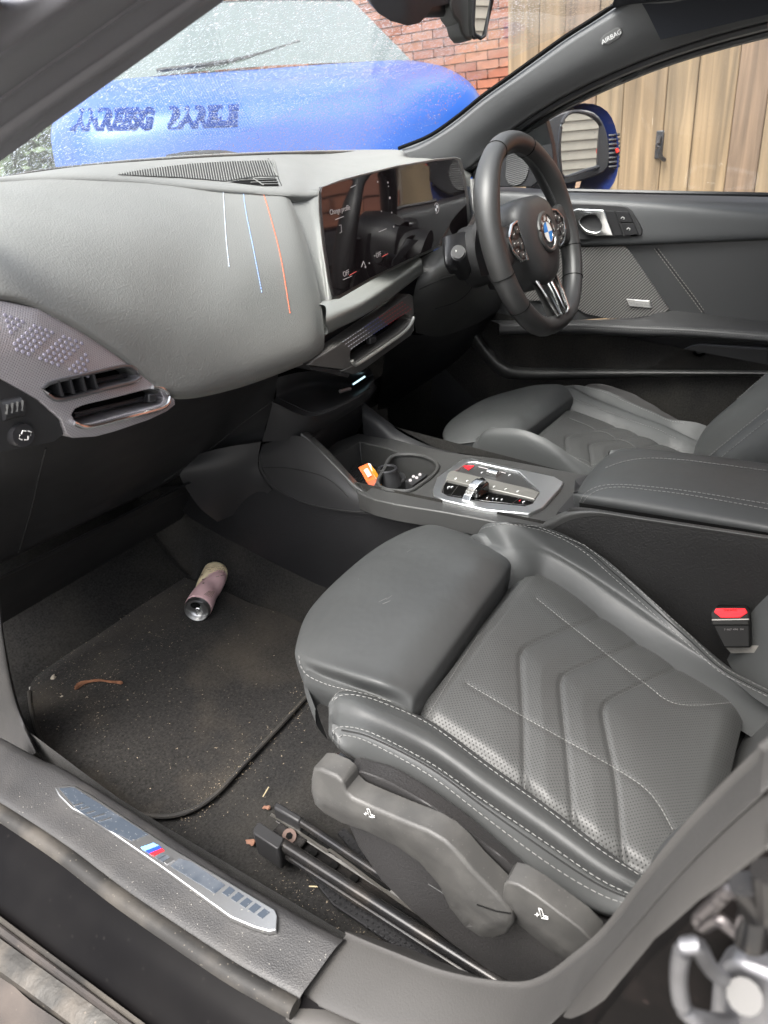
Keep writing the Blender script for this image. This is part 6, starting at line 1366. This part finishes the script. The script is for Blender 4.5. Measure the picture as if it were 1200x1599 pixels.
# fibrous brown shred, chips, pebbles
def litter(name, label, cat, V, F, m): o = obj(name, V, F, m, None); tag(o, label, cat); return o
br = mat('brown_fibre', (.16, .07, .035), .85, var=(90, .6, 1.4))
prt = []
for k in range(9):
    j = [random.uniform(-4, 4) for _ in range(8)]
    prt.append(tube_vf([onfloor(u, v, .010+random.uniform(0, .004)) for u, v in cr([(119+j[0]*.6, 1075+j[1]*.8), (130+j[2], 1066+j[3]*.4), (155, 1062+j[4]*.4), (172+j[5], 1064+j[6]*.4), (190+j[0]*.5, 1066+j[7]*.5)], 12)], .0011, 5))
v_, f_ = join(prt); litter('shredded_bark', 'shredded strip of reddish brown bark on the near left of the floor mat', 'bark', v_, f_, br)
def chip(name, label, cat, u, v, s, z, m, el=1.6, rot=None):
    c = onfloor(u, v, z-.283); a = random.uniform(0, 3) if rot is None else rot; V = []
    bm = bmesh.new(); bmesh.ops.create_icosphere(bm, subdivisions=2, radius=1)
    R = Matrix.Rotation(a, 3, 'Z')
    for q in bm.verts:
        n = q.co.copy(); k = 1+.25*math.sin(n.x*5+u)+.2*math.sin(n.y*7+v); V.append(c+R @ Vector((n.x*s*el*k, n.y*s*k, n.z*s*.5*k+s*.4)))
    F = [tuple(w.index for w in f.verts) for f in bm.faces]; bm.free(); o = obj(name, V, F, m, None); tag(o, label, cat); return o
pale = mat('pale_pebble', (.45, .40, .32), .8); pinkst = mat('pinkish_wood', (.42, .26, .20), .8); redch = mat('reddish_wood_chip', (.17, .085, .055), .85, var=(80, .7, 1.3))
chip('pebble', 'largest pale pebble on the mat, just left of the shredded bark', 'pebble', 84, 1059, .0045, MZ, pale)
chip('pebble', 'tiny pale pebble on the mat below the shredded bark', 'pebble', 97, 1088, .0022, MZ, pale, 1)
chip('pebble', 'grey pebble at the left front corner of the mat edge', 'pebble', 50, 1075, .004, MZ-.005, mat('grey_pebble', (.22, .21, .2), .8))
tube_o = tube('wood_splinter', [onfloor(232, 914, .006), onfloor(243, 915, .007), onfloor(253, 916, .006)], .0024, pinkst, None, 6); tag(tube_o, 'short pinkish splinter of wood on the carpet left of the can', 'splinter')
chip('wood_chip', 'reddish wood chip by the thigh cushion edge, the larger of the pair', 'wood chip', 466, 961, .0045, MZ+.002, redch)
chip('wood_chip', 'reddish wood chip closest to the grey thigh cushion', 'wood chip', 482, 966, .0035, MZ+.002, redch)
chip('wood_chip', 'crumbling reddish chip against the front cap of the seat rail', 'wood chip', 393, 1316, .0045, .285, redch)
chip('wood_chip', 'brown chip above the seat rail front cap', 'wood chip', 418, 1262, .0035, .285, redch)
for L, lab in (([(483, 1384), (500, 1385), (514, 1390)], 'dry grass stalk lying beside the seat rail, the horizontal one'), ([(514, 1388), (524, 1397), (522, 1408)], 'bent dry grass stalk beside the seat rail'), ([(411, 1244+0), (420, 1229)], 'short dry stem on the carpet above the rail cap')):
    o = tube('grass_stalk', [Z(u, v, .288) for u, v in L], .0009, mat('straw', (.38, .32, .2), .8), None, 5, 10); tag(o, lab, 'grass stalk')
# loose grit on mat, carpet and sill: uncountable
prt = []
def grit(u, v, z, s):
    c = onfloor(u, v, z); a = [c+Vector((random.gauss(0, 1), random.gauss(0, 1), abs(random.gauss(0, .5))))*s for _ in range(4)]
    prt.append((a, [(0, 1, 2), (0, 2, 3), (0, 3, 1), (1, 3, 2)]))
for _ in range(2600):
    r = random.random()
    if r < .25: u, v = random.gauss(130, 60), random.gauss(1045, 45)
    elif r < .35: t = random.random(); u, v = 350+t*150+random.gauss(0, 8), 905+t*60+random.gauss(0, 8)
    elif r < .5: t = random.random(); u, v = 280+t*220+random.gauss(0, 12), 1290-t*215+random.gauss(0, 12)
    elif r < .62: u, v = random.gauss(240, 60), random.gauss(955, 30)
    elif r < .75: t = random.random(); u, v = 420+t*260+random.gauss(0, 25), 1370+t*150+random.gauss(0, 20)
    else: u, v = random.uniform(60, 480), random.uniform(900, 1280)
    if v > 1150+u*.36 and v < 1260 and u < 300: continue
    onmat = inside((u, v), mo_s)
    if v > 1185+(u-65)*.59: continue
    grit(u, v, .0105 if onmat else .003, random.choice((.0004, .0005, .0007, .0010)))
v_, f_ = join(prt); gt_ = obj('grit', v_, f_, mat('grit_grains', (.20, .165, .12), .9, var=(50, .5, 1.5)), None, False); tag(gt_, kind='stuff')
prt = []
for _ in range(150):
    u = random.uniform(30, 520); v = 1180+u*.60+random.uniform(0, 95)
    p = on(u, v, [sill, sp_], .0002)
    if p: prt.append(tube_vf([p, p+V3(0, 0, .0003)], random.choice((.0003, .0004, .0006)), 5))
v_, f_ = join(prt); o = obj('sill_specks', v_, f_, mat('speck', (.24, .23, .21), .8), None, False); tag(o, kind='stuff')
